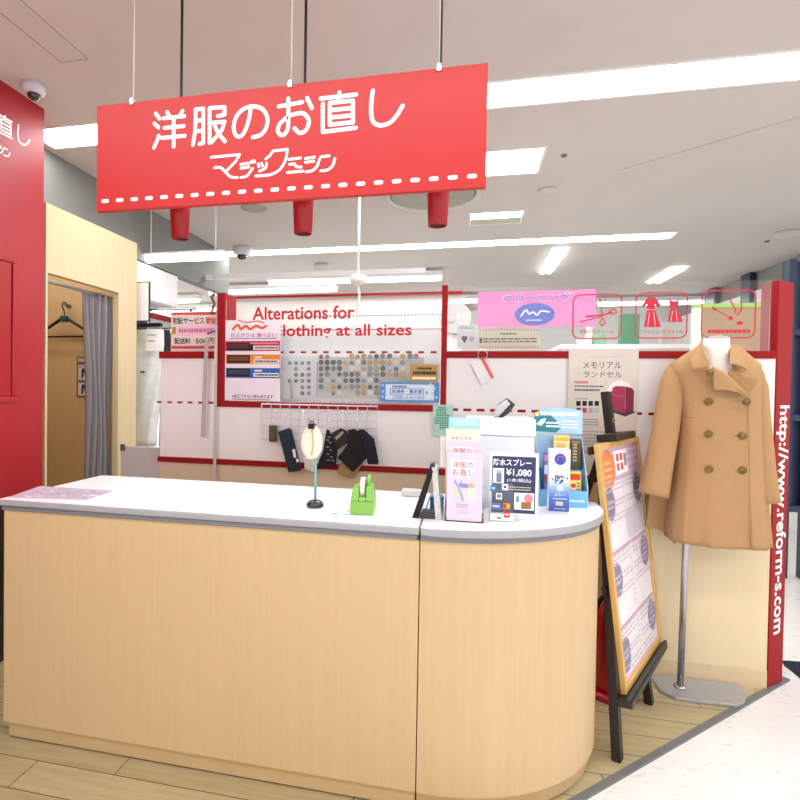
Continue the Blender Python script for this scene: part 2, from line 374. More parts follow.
def dome_camera(q, r, label):
    t = thing('dome_camera', label, 'camera', q)
    MB().m(mat('#d9d3da', .45)).lathe((q[0], q[1], q[2]-r*.95), [(r*.62, 0), (r*.9, r*.12), (r, r*.4), (r*.98, r*.95)], 28).build('housing', None, t)
    MB().m(mat('#15151a', .08, coat=1)).lathe((q[0], q[1], q[2]-r*1.48), [(.001, 0), (r*.3, r*.05), (r*.52, r*.25), (r*.6, r*.55)], 28).build('lens_dome', None, t)
    return t
q = at_z(34, 84.5, CE); dome_camera((q.x, q.y, CE), .056, 'white dome security camera on the ceiling beside the red wall')
q = at_z(242, 247, CE); dome_camera((q.x, q.y, CE), .10, 'small dark dome camera on the far ceiling')

# ------------------------------------------------------------------ hanging sign
YS = 1.8; SX0, SX1, SZ0, SZ1 = -1.342, .052, 2.144, 2.532
SIGNR = mat('#bb1918', .42, 0, .02, 3, name='sign_red')
sign = thing('hanging_sign', 'big red shop sign with white lettering hung from the ceiling', 'sign', ((SX0+SX1)/2, YS, SZ0))
MB().m(SIGNR).box((SX0, YS, SZ0), (SX1, YS+.02, SZ1), .002).build('sign_board', None, sign)
INK = mat('#ffffff', .5, 0, .0, 5)
ST = Sheet((0, YS, 0)); ST.h = .0006
def cA(p): return (140+p[0]/5.714, 75+p[1]/5.714)
def cB(p): return (270+p[0]/5.714, 75+p[1]/5.714)
def cC(p): return (205+p[0]/5.714, 135+p[1]/5.714)
YOU = [[(90, 220), (112, 250)], [(82, 277), (106, 300)], [(108, 348), (96, 382), (80, 415)], [(156, 213), (170, 238)], [(244, 205), (228, 232)], [(134, 248), (253, 236)], [(140, 303), (250, 292)], [(126, 360), (256, 348)], [(193, 245), (193, 410)]]
FUKU = [[(318, 200), (318, 270), (313, 340), (302, 400)], [(318, 197), (362, 193)], [(362, 193), (362, 388), (340, 394)], [(320, 262), (360, 258)], [(320, 322), (360, 318)], [(398, 190), (398, 388)], [(398, 190), (484, 184), (484, 228), (445, 236)], [(402, 275), (484, 267), (468, 315), (410, 384)], [(428, 292), (448, 335), (486, 380)]]
NO = [[(632, 195), (622, 255), (600, 320), (572, 352), (545, 340), (536, 295), (550, 240), (590, 196), (640, 180), (695, 192), (727, 240), (722, 300), (690, 342), (645, 356)]]
O_ = [[(50, 180), (184, 156)], [(105, 135), (105, 270), (98, 318), (72, 344), (46, 325), (56, 280), (97, 243)], [(112, 232), (185, 218), (222, 258), (208, 312), (172, 332), (140, 305)], [(212, 132), (240, 190)]]
NAO = [[(290, 135), (492, 112)], [(397, 100), (392, 150)], [(302, 165), (302, 326), (490, 302)], [(342, 162), (342, 282)], [(342, 160), (474, 147)], [(474, 147), (474, 272)], [(342, 285), (474, 270)], [(342, 202), (474, 189)], [(342, 244), (474, 231)]]
SHI = [[(588, 90), (580, 150), (578, 215), (590, 268), (628, 288), (680, 276), (722, 235), (758, 176)]]
LOGO = [([(35, 128), (198, 112), (175, 152), (122, 206)], 0), ([(55, 187), (90, 187), (118, 212), (148, 240), (186, 243)], 1), ([(205, 168), (252, 161)], 0), ([(205, 190), (252, 183)], 0), ([(206, 243), (240, 234), (272, 192)], 1), ([(266, 150), (270, 158)], 0), ([(280, 147), (284, 155)], 0),
        ([(304, 166), (308, 182)], 0), ([(324, 162), (329, 178)], 0), ([(352, 162), (345, 190), (312, 207)], 1), ([(348, 137), (372, 118), (388, 92), (471, 82)], 0), ([(471, 82), (460, 145), (425, 200), (370, 228), (290, 235)], 1),
        ([(480, 140), (546, 132)], 0), ([(484, 168), (512, 165), (522, 182), (550, 184)], 0), ([(472, 215), (560, 207)], 0), ([(574, 135), (626, 127)], 0), ([(574, 157), (622, 150)], 0), ([(654, 140), (640, 180), (612, 205), (578, 211)], 1), ([(662, 126), (710, 120)], 0), ([(742, 136), (730, 175), (700, 200), (662, 205)], 1)]
MAIN = [[ST.P(*cA(p)) for p in q] for q in YOU+FUKU+NO] + [[ST.P(*cB(p)) for p in q] for q in O_+NAO+SHI]
LG = [([ST.P(*cC(p)) for p in q], c) for q, c in LOGO]
def letters(sh, f, k):
    for q in MAIN: sh.stroke(INK, [f(p) for p in q], .0138*k, 0, len(q) > 5)
def logo(sh, f, k):
    for q, c in LG: sh.stroke(INK, [f(p) for p in q], .0092*k, 0, bool(c))
n0 = 0
for cnt in (len(YOU), len(FUKU), len(NO), len(O_), len(NAO), len(SHI)):
    for q in MAIN[n0:n0+cnt]: ST.stroke(INK, q, .0138, 0, len(q) > 5)
    ST.build('letter', sign); ST.h = .0006; n0 += cnt
logo(ST, lambda p: p, 1); ST.build('logo_lettering', sign); ST.h = .0006
u0, v0 = ST.P(105.3, 203); u1, v1 = ST.P(472, 174)
for i in range(23):
    u = u0+(u1-u0)*i/22; v = (v0+v1)/2; ST.rrect(INK, u-.0155, v-.0068, u+.0155, v+.0068, .0066); ST.build('stitch', sign)
for px in (132, 290, 438.5):
    x = at_y(px, 100, YS).x
    cl = MB().m(CHROME).box((x-.008, YS-.006, SZ1-.012), (x+.008, YS+.026, SZ1+.014), .002).build('clip', None, sign)
    MB().m(mat('#d5cfcc', .4)).tube([(x, YS+.01, SZ1+.01), (x, YS+.01, CE)], .0022, 6).build('wire', None, cl)
# the same lettering on the red wall
SW = Sheet((XW, 0, 0), (0, 1, 0)); SW.h = .0006
a0, b0 = SW.P(18.3, 125); c0 = ST.P(*cB((588, 90))); k = .80
letters(SW, lambda p: (a0+(p[0]-c0[0])*k, b0+(p[1]-c0[1])*k), k)
a1, b1 = SW.P(9.4, 152.5); c1 = LG[-1][0][0]
logo(SW, lambda p: (a1+(p[0]-c1[0])*k, b1+(p[1]-c1[1])*k), k)
tag(SW.build('wall_lettering'), 'white lettering stuck on the red wall under the dome camera', 'lettering')

# ------------------------------------------------------------------ red pendant spotlights
SHADE = mat('#a91522', .35, 0, .03, 5)
for (px, y0, y1, rx), lab in zip(((180, 205, 241, 181), (303, 195, 236, 305), (437.5, 187, 228, 441)), ('left', 'middle', 'right')):
    Y = 2.0; a = at_y(px, y1-2, Y); t0 = at_y(px, y0, Y); zb, zt = a.z, a.z+.20; x = a.x
    t = thing('pendant_spotlight', 'red conical pendant spotlight hanging behind the %s of the sign' % {'left': 'left part', 'middle': 'middle', 'right': 'right part'}[lab], 'lamp', (x, Y, zb), 0, 'red spotlights behind the sign')
    lsh = MB().m(SHADE).lathe((x, Y, zb), [(.030, .004), (.031, 0), (.0335, 0), (.045, .20), (.03, .215)], 28, cap=False).build('lamp_shade', None, t)
    MB().m(mat('#5d1016', .5)).lathe((x, Y, zb+.006), [(.0305, 0), (.0305, .003)], 24).build('lamp_face', None, lsh)
    xr = at_y(rx, 60, Y).x
    MB().m(mat('#26221f', .4)).tube([(x, Y, zt), (x, Y, CE-.03)], .0055, 8).build('rod', None, t)
    MB().m(mat('#26221f', .4)).lathe((x, Y, CE-.03), [(.045, 0), (.05, .03)], 24).build('ceiling_mount', None, t)

# ------------------------------------------------------------------ fitting booth
BW = wood('#d9c59c', .04, .45, (9, 9, .5)); BWI = wood('#d9bb88', .04, .5, (9, 9, .5))
BY0, BY1, OY0, OY1, BH, OH = 2.785, 3.70, 2.80, 3.48, 2.57, 2.165
booth = thing('fitting_booth', 'pale wooden fitting booth with open doorway beside the red wall', 'booth', (XW-.45, 3.25, 0))
MB().m(BW).prism([(XW, BY0, 0), (XW, OY0, 0), (XW, OY0, OH), (XW, OY1, OH), (XW, OY1, 0), (XW, BY1, 0), (XW, BY1, BH), (XW, BY0, BH)], (-.045, 0, 0)).build('front_panel', None, booth)
bx('side_panel', (XW-.95, BY1-.03, 0), (XW-.046, BY1, BH), BWI, booth); bx('back_panel', (XW-.97, BY0-.0, 0), (XW-.95, BY1, BH), BWI, booth)
bx('side_panel', (XW-.95, BY0-.015, 0), (XW-.36, BY0+.012, BH), BWI, booth)
bx('floor_panel', (XW-.95, BY0+.02, .007), (XW-.05, BY1-.035, .025), BWI, booth)
YH = BY1-.03
hq = at_y(67.5, 306, YH-.02)
MB().m(CHROME).tube([(hq.x, YH, hq.z), (hq.x, YH-.045, hq.z), (hq.x, YH-.055, hq.z+.02)], .006).lathe((hq.x, YH-.004, hq.z), [(.02, 0), (.02, .004)], 16, 'y').build('coat_hook', None, booth)
MB().m(STEEL).tube([(XW-.085, OY0+.005, OH-.03), (XW-.085, BY1-.04, OH-.03)], .011).build('curtain_rail', None, booth)
# curtain gathered at the right of the doorway
cy0, cy1 = 3.235, 3.515; N = 60; rings = []
cm = MB().m(mat('#8b8488', .75, 0, .06, 14, name='grey_curtain_cloth'))
rows = []
for j in range(14):
    z = OH-.02-j*(OH-.1)/13; r = []
    sp = 1-.12*math.sin(j/13*PI)
    for i in range(N+1):
        f = i/N; y = cy1-(cy1-cy0)*f*sp; r.append(Vector((XW-.10+.028*math.sin(f*PI*9+.4*math.sin(j*.5))+.01*math.sin(j*.8+f*5), y, z)))
    rows.append(r)
vs = [[cm.bm.verts.new(p) for p in r] for r in rows]
for a, b in zip(vs, vs[1:]):
    for i in range(N): cm._face([a[i], a[i+1], b[i+1], b[i]], True)
o = tag(cm.build('curtain'), 'grey curtain bunched at the right side of the booth doorway', 'curtain')
md = o.modifiers.new('solid', 'SOLIDIFY'); md.thickness = .004
# hanger on the hook
hz = hq.z; hx = hq.x; hy = YH-.05; HB = flat('#161a1c', .4)
hang = thing('clothes_hanger', 'dark plastic clothes hanger on the hook inside the booth', 'hanger', (hx, hy, hz-.2))
MB().m(HB).tube(smooth_pts([(hx+.022, hy, hz-.015), (hx+.012, hy, hz+.018), (hx-.012, hy, hz+.02), (hx-.022, hy, hz-.005), (hx-.008, hy, hz-.035), (hx, hy, hz-.07)]), .005, 8).build('hook', None, hang)
MB().m(HB).tube([(hx-.25, hy-.015, hz-.235), (hx-.21, hy, hz-.205), (hx-.05, hy, hz-.115), (hx, hy, hz-.085), (hx+.05, hy, hz-.115), (hx+.21, hy, hz-.205), (hx+.25, hy-.015, hz-.235)], [.008, .011, .011, .012, .011, .011, .008], 10).tube([(hx-.24, hy, hz-.235), (hx+.24, hy, hz-.235)], .007, 8).build('shoulders', None, hang)
bx('size_tag', (hx-.03, hy-.016, hz-.125), (hx+.03, hy+.01, hz-.08), mat('#234a3a', .4), hang, .004)
sh = Sheet((0, YH-.004, 0)); nt_ = thing('notice_card', 'narrow notice with trouser pictures on the booth wall by the curtain', 'notice', at_y(83, 397, YH-.004))
sh.prect(flat('#4a3330'), 77, 357, 91, 397, .002).up(.003); sh.prect(flat('#cfc0bc'), 78, 358, 90, 396); sh.up(); sh.prect(flat('#9a4a52'), 78.5, 362, 89.5, 364.5)
for y in (368, 384): sh.prect(flat('#e4e0de'), 79, y, 89.5, y+11); 
sh.up()
for y in (368, 384): sh.ppoly(flat('#4a4560'), [(82, y+.5), (86.5, y+.5), (87.2, y+10), (85.2, y+10), (84.4, y+4), (83.4, y+10), (81.4, y+10)])
sh.prect(flat('#3f6b50'), 78.5, 380.5, 89.5, 382.5); sh.build('printed_card', nt_)
# ------------------------------------------------------------------ service counter
CT = 1.02; CW = wood('#d0b287', .035, .42, (20, 20, .5)); CWK = wood('#c4a67a', .05, .5, (3, 3, 9))
TOPW = mat('#f4f5f8', .28, 0, .01, 6, name='white_counter_laminate'); LIP = mat('#a5a5a9', .4, 0, .03, 20); LIP2 = mat('#7f7f84', .45, 0, .03, 20)
XL, XD, YF, YB = -1.882, -.145, 1.945, 2.60
ctr = thing('service_counter', 'long wooden service counter with white top and grey edging', 'counter', ((XL+XD)/2, (YF+YB)/2, 0))
bx('body', (XL, YF, .075), (XD-.002, YB, CT-.046), CW, ctr); bx('kickboard', (XL+.02, YF+.008, .014), (XD-.004, YB-.03, .0745), CWK, ctr)
bx('edge_band', (XL-.01, YF-.006, CT-.0458), (XD-.008, YB+.005, CT-.0265), LIP2, ctr, .004)
bx('worktop', (XL-.02, YF-.014, CT-.0262), (XD-.002, YB+.012, CT), LIP, ctr, .006)
bx('worktop_surface', (XL-.017, YF-.011, CT+.0001), (XD-.005, YB+.009, CT+.0009), TOPW, ctr)
def dcurve(o, x0=XD+.002):
    cx, cy, a, b = -.11, 2.53, .676+o, .60+o-.006
    pts = [(x0, YB+o), (x0, cy-b+.0)]
    pts += [(cx+a*math.cos(t), cy+b*math.sin(t)) for t in [math.radians(-90+i*90/28) for i in range(29)]] + [(cx+a, YB+o)]
    return pts
cur = thing('curved_counter_end', 'wooden counter end unit with rounded front and white top', 'counter', (.15, 2.3, 0))
def dslab(name, o, z0, z1, m, bev=0): MB().m(m).prism([(x, y, z0) for x, y in dcurve(o)], (0, 0, z1-z0), bev, False).build(name, None, cur)
dslab('body', -.008, .075, CT-.046, CW); dslab('kickboard', -.025, .014, .0745, CWK); dslab('edge_band', -.002, CT-.0458, CT-.0265, LIP2, .003)
dslab('worktop', .008, CT-.0262, CT, LIP, .006); dslab('worktop_surface', .004, CT+.0001, CT+.0009, TOPW)
ZT = CT+.001
def onC(px, py): return at_z(px, py, ZT)
# leaflet under a clear sheet, flat on the counter
sh = Sheet((0, 0, ZT+.0003), (1, 0, 0), (0, 1, 0))
a, b = (-1.895, 2.02), (-1.16, 2.27)
m1 = flat('#d3c6d9', .15); mt = thing('counter_leaflet', 'pale purple leaflet lying flat on the left end of the counter', 'leaflet', (-1.55, 2.2, ZT))
q = [sh.P(8, 497.5), sh.P(86, 500), sh.P(113, 491), sh.P(40, 486)]
sh.poly(m1, q, .0006); sh.up(.001)
def bl(u, v): 
    A = Vector(q[0]).lerp(Vector(q[1]), u); B = Vector(q[3]).lerp(Vector(q[2]), u); return tuple(A.lerp(B, v))
rd = random.Random(3)
for i in range(46):
    u, v = rd.uniform(.03, .9), rd.uniform(.05, .86); w, h = rd.uniform(.02, .1), rd.uniform(.04, .12)
    sh.up(.00001); sh.poly(flat(rd.choice(['#c3b4cf', '#dccfdc', '#b9afca', '#c9bdc4', '#b3a9c3', '#d9c3d3'])), [bl(u, v), bl(min(u+w, .98), v), bl(min(u+w, .98), min(v+h, .97)), bl(u, min(v+h, .97))])
for u, v, w in ((.42, .45, .06), (.5, .42, .02), (.54, .5, .04)):
    sh.poly(flat('#6f6468'), [bl(u, v), bl(u+w, v), bl(u+w, v+.08), bl(u, v+.08)])
sh.build('printed_sheet', mt)

# stand with oval pad
q = onC(313.8, 508); t = thing('pad_stand', 'ivory oval pad on a teal rod with black weighted base', 'stand', q)
x, y = q.x, q.y+.02; zt = at_y(316, 440, y).z
MB().m(mat('#16202a', .25, coat=.5)).lathe((x, y, ZT), [(.032, 0), (.036, .006), (.034, .016), (.024, .026), (.008, .03)], 32).build('base', None, t)
MB().m(mat('#7fb0a9', .3)).tube([(x, y, ZT+.028), (x-.001, y, zt)], .0055, 12).build('rod', None, t)
o0 = at_y(302, 442, y); o1 = at_y(323.2, 442, y); zz0 = at_y(314, 459, y).z; zz1 = at_y(314, 425, y).z; cx, cz, A, B = (o0.x+o1.x)/2, (zz0+zz1)/2, (o1.x-o0.x)/2, (zz1-zz0)/2
mb = MB().m(mat('#e9e2cb', .7, 0, .05, 30)); rings = []
for k in (.02, .5, .85, 1, 1, .85, .5, .02):
    rings.append([(cx+A*k*math.cos(2*PI*i/32), y-.012-(.012 if len(rings) < 4 else -.012)*math.sqrt(max(0, 1-k*k*.98)), cz+B*k*math.sin(2*PI*i/32)) for i in range(32)])
mb.loft(rings); pad = mb.build('oval_pad', None, t)
MB().m(mat('#b9ad8d', .7)).tube([(cx+.004, y-.026, cz-B*.75), (cx+.011, y-.028, cz), (cx+.004, y-.026, cz+B*.8)], .0022, 6).build('seam', None, pad)
MB().m(BLACK).box((cx-.012, y-.03, cz+B-.014), (cx+.012, y+.006, cz+B+.006), .002).tube(smooth_pts([(cx, y-.012, cz+B+.004), (cx-.008, y-.012, cz+B+.010), (cx, y-.012, cz+B+.016), (cx+.008, y-.012, cz+B+.010), (cx, y-.012, cz+B+.004)]), .002, 6).build('clip', None, t)

# tape dispenser
q = onC(359.5, 515); rz = .10; t = thing('tape_dispenser', 'lime green tape dispenser holding a white tape roll on the counter', 'tape dispenser', (q.x, q.y+.085, ZT), rz)
G = mat('#7fb84c', .35, 0, .03, 10); T = wm(t)
def L(*p): return T @ Vector(p)
def tp(m_, pts, x0, x1, name, bev=.003):
    MB().m(m_).prism([L(x0, a, b) for a, b in pts], T.to_3x3() @ Vector((x1-x0, 0, 0)), bev).build(name, None, t)
tp(G, [(-.085, 0), (.085, 0), (.083, .05), (-.079, .05)], -.045, .045, 'base', .004)
for sg, hh in ((-1, .100), (1, .104)):
    lo = [(sg*.0445, -.079), (sg*.013, -.079), (sg*.013, .080), (sg*.0445, .080)]; hi = [(sg*.038, -.062), (sg*.014, -.062), (sg*.014, .05), (sg*.038, .05)]
    mb = MB().m(G); A_ = [mb.bm.verts.new(L(a, b, .0505)) for a, b in lo]; B_ = [mb.bm.verts.new(L(a, b, hh)) for a, b in hi]
    fs = [mb._face(A_), mb._face(B_)]+[mb._face([A_[k], A_[(k+1) % 4], B_[(k+1) % 4], B_[k]]) for k in range(4)]
    mb._bev(fs, .004); mb.build('cheek', None, t)
tp(G, [(-.078, .0505), (-.070, .0505), (-.066, .066), (-.072, .068)], -.0125, .0125, 'front_bridge', .001)
mb = MB().m(G); mb.tube([L(.02+.0, .02+.042*math.cos(a), .092+.042*math.sin(a)) for a in [i*PI/10 for i in range(11)]], .008, 8); mb.build('arch', None, t)
mb = MB().m(mat('#eeeed8', .4)); rr = []
for r_, x_ in ((.030, -.009), (.046, -.009), (.046, .009), (.030, .009), (.030, -.009)): rr.append([L(x_-.002, -.012+r_*math.cos(2*PI*i/36), .088+r_*math.sin(2*PI*i/36)) for i in range(36)])
mb.loft(rr, False); tr = mb.build('tape_roll', None, t); sub(tr, 'white tape roll')
# crumpled white slip beside it
mb = MB().m(WHITEP); q0 = onC(330, 514)
for a, b in (((0, 0), (.10, -.02)),):
    ring0 = []
    g = [[mb.bm.verts.new((q0.x+i*.013, q0.y+.018*j+.004*math.sin(i), ZT+.0035+.003*math.sin(i*1.3+j*2))) for i in range(8)] for j in range(4)]
    for r0, r1 in zip(g, g[1:]):
        for i in range(7): mb._face([r0[i], r0[i+1], r1[i+1], r1[i]], True)
o = tag(mb.build('paper_slip'), 'small crumpled white paper slip left of the tape dispenser', 'paper'); o.modifiers.new('s', 'SOLIDIFY').thickness = .0008
q = onC(411, 497); tag(bx('card_reader_tray', (q.x-.045, q.y, ZT), (q.x+.05, q.y+.07, ZT+.028), mat('#c9c7c6', .5), None, .006), 'flat pale grey tray on the counter behind the black stand', 'tray')

# A-shaped stand
q0, q1 = onC(411, 517.5), onC(438.5, 520); t = thing('tent_stand', 'black and white tent shaped stand at the joint of the counter', 'stand', ((q0.x+q1.x)/2, q0.y+.07, ZT))
yf = (q0.y+q1.y)/2; ap = at_y(432.5, 467, yf); dp = .10; th = .012
def trip(m_, pts, name, d=dp, y=yf): MB().m(m_).prism([(a, y, b) for a, b in pts], (0, d, 0), .001).build(name, None, t)
xl, xr, za = q0.x+.004, q1.x, ap.z; xa = ap.x
xr += .012
trip(BLACK, [(xl, ZT), (xl+.026, ZT), (xa+.004, za-.016), (xa-.010, za)], 'back_leaf'); trip(mat('#c4c4c2', .5, 0, .15, 60), [(xr-.024, ZT), (xr, ZT), (xa+.016, za-.004), (xa-.0035, za-.0005)], 'front_leaf')
trip(mat('#333336', .4), [(xl+.027, ZT), (xr-.025, ZT), (xr-.028, ZT+.018), (xl+.033, ZT+.018)], 'foot')
trip(DARKG, [(xa-.012, za+.0005), (xa+.008, za), (xa+.006, za+.012), (xa-.006, za+.012)], 'clip', .05)
o = tag(bx('box_of_pins', (-.128, yf+.13, ZT), (-.075, yf+.19, ZT+.06), mat('#3f7fc0', .4), None, .003), 'small blue box on the counter behind the tent stand', 'box')

# leaflet rack and its leaflets
q = onC(463, 522.5); yy = q.y; t = thing('leaflet_rack', 'clear acrylic rack holding pink and cream leaflets on the counter', 'rack', (q.x, yy+.07, ZT))
x0, x1 = at_y(446, 500, yy).x, at_y(483, 500, yy).x
mb = MB().m(CLEAR).box((x0-.003, yy+.006, ZT), (x1+.003, yy+.16, ZT+.003))
for k in range(4): mb.box((x0-.003, yy+.016+k*.035, ZT+.003), (x1+.003, yy+.0185+k*.035, ZT+.05+k*.05))
mb.box((x0-.004, yy+.008, ZT+.003), (x0-.002, yy+.16, ZT+.07)).box((x1+.002, yy+.008, ZT+.003), (x1+.004, yy+.16, ZT+.07)); mb.build('rack_body', None, t)
PK = flat('#f1d0e0', .5)
def check(sh, x0, y0, x1, y1, m_, n, k):
    u0, v0, u1, v1 = sh.box4(x0, y0, x1, y1)
    for i in range(1, n): u = u0+(u1-u0)*i/n; sh.rect(m_, u-.0004, v0, u+.0004, v1)
    for i in range(1, k): v = v0+(v1-v0)*i/k; sh.rect(m_, u0, v-.0004, u1, v+.0004)
MAG = flat('#c9386f', .5)
def leaflet(yoff, x0, y0, x1, y1, m_, label, zb=None):
    Y = yy+yoff; sh = Sheet((0, Y, 0)); c = at_y((x0+x1)/2, y1, Y); tt = thing('leaflet', label, 'leaflet', (c.x, Y, zb if zb else c.z))
    u0, v0, u1, v1 = sh.box4(x0, y0, x1, y1); v0 = zb if zb else v0
    sh.h = -.010; sh.rect(m_, u0, v0, u1, v1, .010); sh.build('paper_stack', tt); sh.h = .0006; return sh, tt
sh, tt = leaflet(.013, 447, 453, 482, 521, PK, 'front pink checked leaflet for clothing alterations in the rack', ZT+.0035)
check(sh, 447, 453, 482, 521, flat('#f6dbe8'), 16, 30); sh.up(); sh.prect(WHITEP, 451, 460, 474.5, 476); sh.up(.0003)
sh.ptext(MAG, '洋服の', 452.5, 461.5, 473.5, 468, .012); sh.ptext(MAG, 'お直し', 452.5, 469, 474, 475.5, .012)
sh.pell(flat('#f3d5a9'), 455, 484, 462, 498); sh.pell(flat('#cfe0c8'), 468, 485, 474, 501); sh.pell(flat('#e9a98f'), 468, 483, 474, 488); sh.up(.0003); sh.pstroke(flat('#93a5d6'), [(455, 481), (459, 488), (463, 500)], .008); sh.pstroke(flat('#a9b4dd'), [(461, 481), (458, 490)], .007); sh.up(.0003); sh.prect(flat('#7a8fd0'), 459, 483.5, 468, 487.5)
sh.lines(flat('#b09aa8'), 456, 503, 468, 508, 2, .35, 4); sh.lines(flat('#c9a3ba'), 457, 511, 469, 513, 1, .4, 5); sh.build('printed_front', tt)
sh, tt = leaflet(.048, 446.5, 441, 481, 520, PK, 'second pink leaflet standing one tier behind the front one', ZT+.0035); check(sh, 446.5, 441, 481, 480, flat('#f6dbe8'), 16, 16); sh.up(); sh.prect(WHITEP, 450, 446.5, 473, 454); sh.up(.0003); sh.ptext(MAG, '洋服の', 452, 448, 472, 453, .012); sh.build('printed_front', tt)
sh, tt = leaflet(.083, 445.5, 429, 479.5, 515, flat('#f7f1de'), 'cream leaflet standing behind the two pink ones', ZT+.0035); sh.prect(flat('#efdf9a'), 445.5, 429, 479.5, 430.3); sh.lines(flat('#c9bdb0'), 450, 432.5, 473, 434, 1, .5, 2); sh.ptext(flat('#4b4440'), 'メモリアル', 451, 436.5, 472, 439.7, .004); sh.build('printed_front', tt)
sh, tt = leaflet(.118, 448, 418, 479.5, 512, flat('#a8dbea'), 'pale blue leaflet at the very back of the rack', ZT+.0035); sh.lines(flat('#d8eff5'), 455, 419.5, 475, 426, 3, .6, 9); sh.build('printed_front', tt)
q = onC(486, 500); t = thing('green_marker', 'green marker pen standing behind the price sign', 'pen', (q.x+.012, q.y+.0, ZT))
MB().m(mat('#3fa535', .35)).lathe((q.x+.012, q.y, ZT), [(.009, 0), (.0105, .004), (.0105, .10)], 16).build('barrel', None, t); MB().m(mat('#57c04a', .3)).lathe((q.x+.012, q.y, ZT+.1005), [(.0115, 0), (.012, .05), (.008, .056)], 16).build('cap', None, t)

# white register behind
Y = 2.36; a, b = at_y(464, 470, Y), at_y(534, 470, Y); zt = at_y(500, 436, Y).z
t = thing('cash_register', 'white cash register behind the price sign on the counter', 'register', ((a.x+b.x)/2, Y+.12, ZT)); xx0, xx1 = a.x, b.x
MB().m(mat('#dfe0e4', .4, 0, .01, 6)).prism([(xx0, Y, ZT), (xx1, Y, ZT), (xx1, Y, zt), (xx0+.06, Y, zt), (xx0, Y, zt-.05)], (0, .21, 0), .006).build('body', None, t)
dw = bx('drawer', (xx0+.012, Y-.004, ZT+.012), (xx1-.012, Y-.0005, ZT+.085), mat('#d2d3d8', .4), t, .002); bx('lid', (xx0+.005, Y-.006, zt+.0005), (xx1+.004, Y+.222, zt+.072), mat('#f1f2f5', .35), t, .008)
bx('drawer_lock', (-.02+(xx0+xx1)/2, Y-.008, ZT+.045), (.02+(xx0+xx1)/2, Y-.0045, ZT+.053), STEEL, dw)
zl = zt+.0725; g = at_y(493, 417, Y+.12); h = at_y(507, 402, Y+.12)
t = thing('barcode_scanner', 'black and grey handheld scanner propped up on the white register', 'scanner', (g.x, Y+.12, zl))
d = Vector((h.x-g.x, 0, h.z-zl))
MB().m(mat('#1b1b1e', .35)).tube([(g.x+.018, Y+.12, zl+.006), Vector((g.x+.018, Y+.12, zl+.006))+d*.45, Vector((g.x+.016, Y+.12, zl+.004))+d], [.020, .030, .024], 16).build('grip', None, t)
MB().m(mat('#b9b9bb', .35)).tube([(g.x+.002, Y+.10, zl+.002), Vector((g.x+.002, Y+.10, zl+.004))+d*.5, Vector((g.x+.008, Y+.10, zl+.004))+d*.95], [.012, .018, .012], 12).build('trigger_side', None, t)

# price sign in a frame
Y = onC(514, 519).y; sh = Sheet((0, Y, 0)); c = onC(514, 517); t = thing('price_sign', 'framed navy price sign for waterproof spray on the counter', 'sign', (c.x, Y, ZT))
u0, v0, u1, v1 = sh.box4(489.5, 453, 538.5, 517); v0 = ZT+.001
sh.h = -.012; sh.rect(mat('#eef0f6', .3), u0, v0, u1, v1, .012); sh.build('frame', t); sh.h = .0006
NV = flat('#3a4166'); sh.prect(NV, 492, 456.5, 535.5, 513); sh.up(); sh.ptext(INK, '防水スプレー', 493.5, 459, 531.5, 466, .018); sh.prect(INK, 493, 468, 504, 483); sh.ptext(INK, '¥1,080', 506, 469, 531.5, 477, .018); sh.ptext(INK, '(1本/税込)', 507, 478.5, 531, 482.8, .008)
sh.lines(flat('#d7cf9a'), 505, 486, 531, 491, 2, .35, 3); sh.prect(INK, 514, 493, 534, 510); sh.up(); sh.prect(flat('#7c8fb4'), 496.5, 470, 501.5, 482); sh.prect(flat('#b7cadd'), 497, 469.5, 501, 473)
sh.pell(flat('#e58b97'), 524, 494, 533, 503); sh.prect(flat('#a5713f'), 521, 502, 531, 509); sh.prect(flat('#8897b8'), 516, 496, 519, 502); sh.build('printed_sheet', t)
bx('foot', (u0+.02, Y+.0125, ZT), (u1-.02, Y+.07, ZT+.006), CLEAR, t)
# payment card holder in front of it
Y = onC(501, 521.5).y; sh = Sheet((0, Y, 0)); c = onC(501, 521); t = thing('card_logo_stand', 'small clear stand with payment card marks in front of the price sign', 'stand', (c.x, Y, ZT))
u0, v0, u1, v1 = sh.box4(489, 483, 513, 521); v0 = ZT; sh.h = -.003; sh.rect(CLEAR, u0, v0, u1, v1, .003); bx('foot', (u0, Y+.0035, ZT), (u1, Y+.02, ZT+.003), CLEAR, t)
sh.build('holder', t); sh.h = .0008
for x_, y_, w_, cc, kind in ((490.5, 485, 5.5, '#2f86c8', 'b'), (502, 484, 6, '#ffffff', 'd'), (496, 493, 6, '#ffffff', 'r'), (491.5, 503, 9, '#5b7dc4', 'b'), (503, 503, 7, '#e2803a', 'o'), (503.5, 511.5, 6.5, '#d9413d', 'b')):
    sh.prect(flat(cc), x_, y_, x_+w_, y_+6.2); sh.up(.0004)
    if kind == 'd': sh.pell(flat('#3b4f96'), x_+1.5, y_+1.5, x_+4.5, y_+4.5)
    if kind == 'r':
        for i, c2 in enumerate(('#3f6fb5', '#c7475a', '#4d9c58')): sh.prect(flat(c2), x_+1+i*1.4, y_+1, x_+2.2+i*1.4, y_+5)
    if kind == 'o': sh.pell(flat('#c8323a'), x_, y_+1, x_+4, y_+5); sh.up(.0002); sh.pell(flat('#efb04a'), x_+3, y_+1, x_+7, y_+5)
    if kind == 'b': sh.prect(flat('#e9eef5'), x_+1.2, y_+2.4, x_+w_-1.2, y_+3.6)
    sh.h = .0008
sh.prect(INK, 490, 514, 513, 520.5); sh.up(.0003); sh.prect(flat('#c94a44'), 504, 513, 510, 517.5); sh.prect(flat('#6f8a6b'), 497, 517, 501, 519); sh.build('card_marks', t)

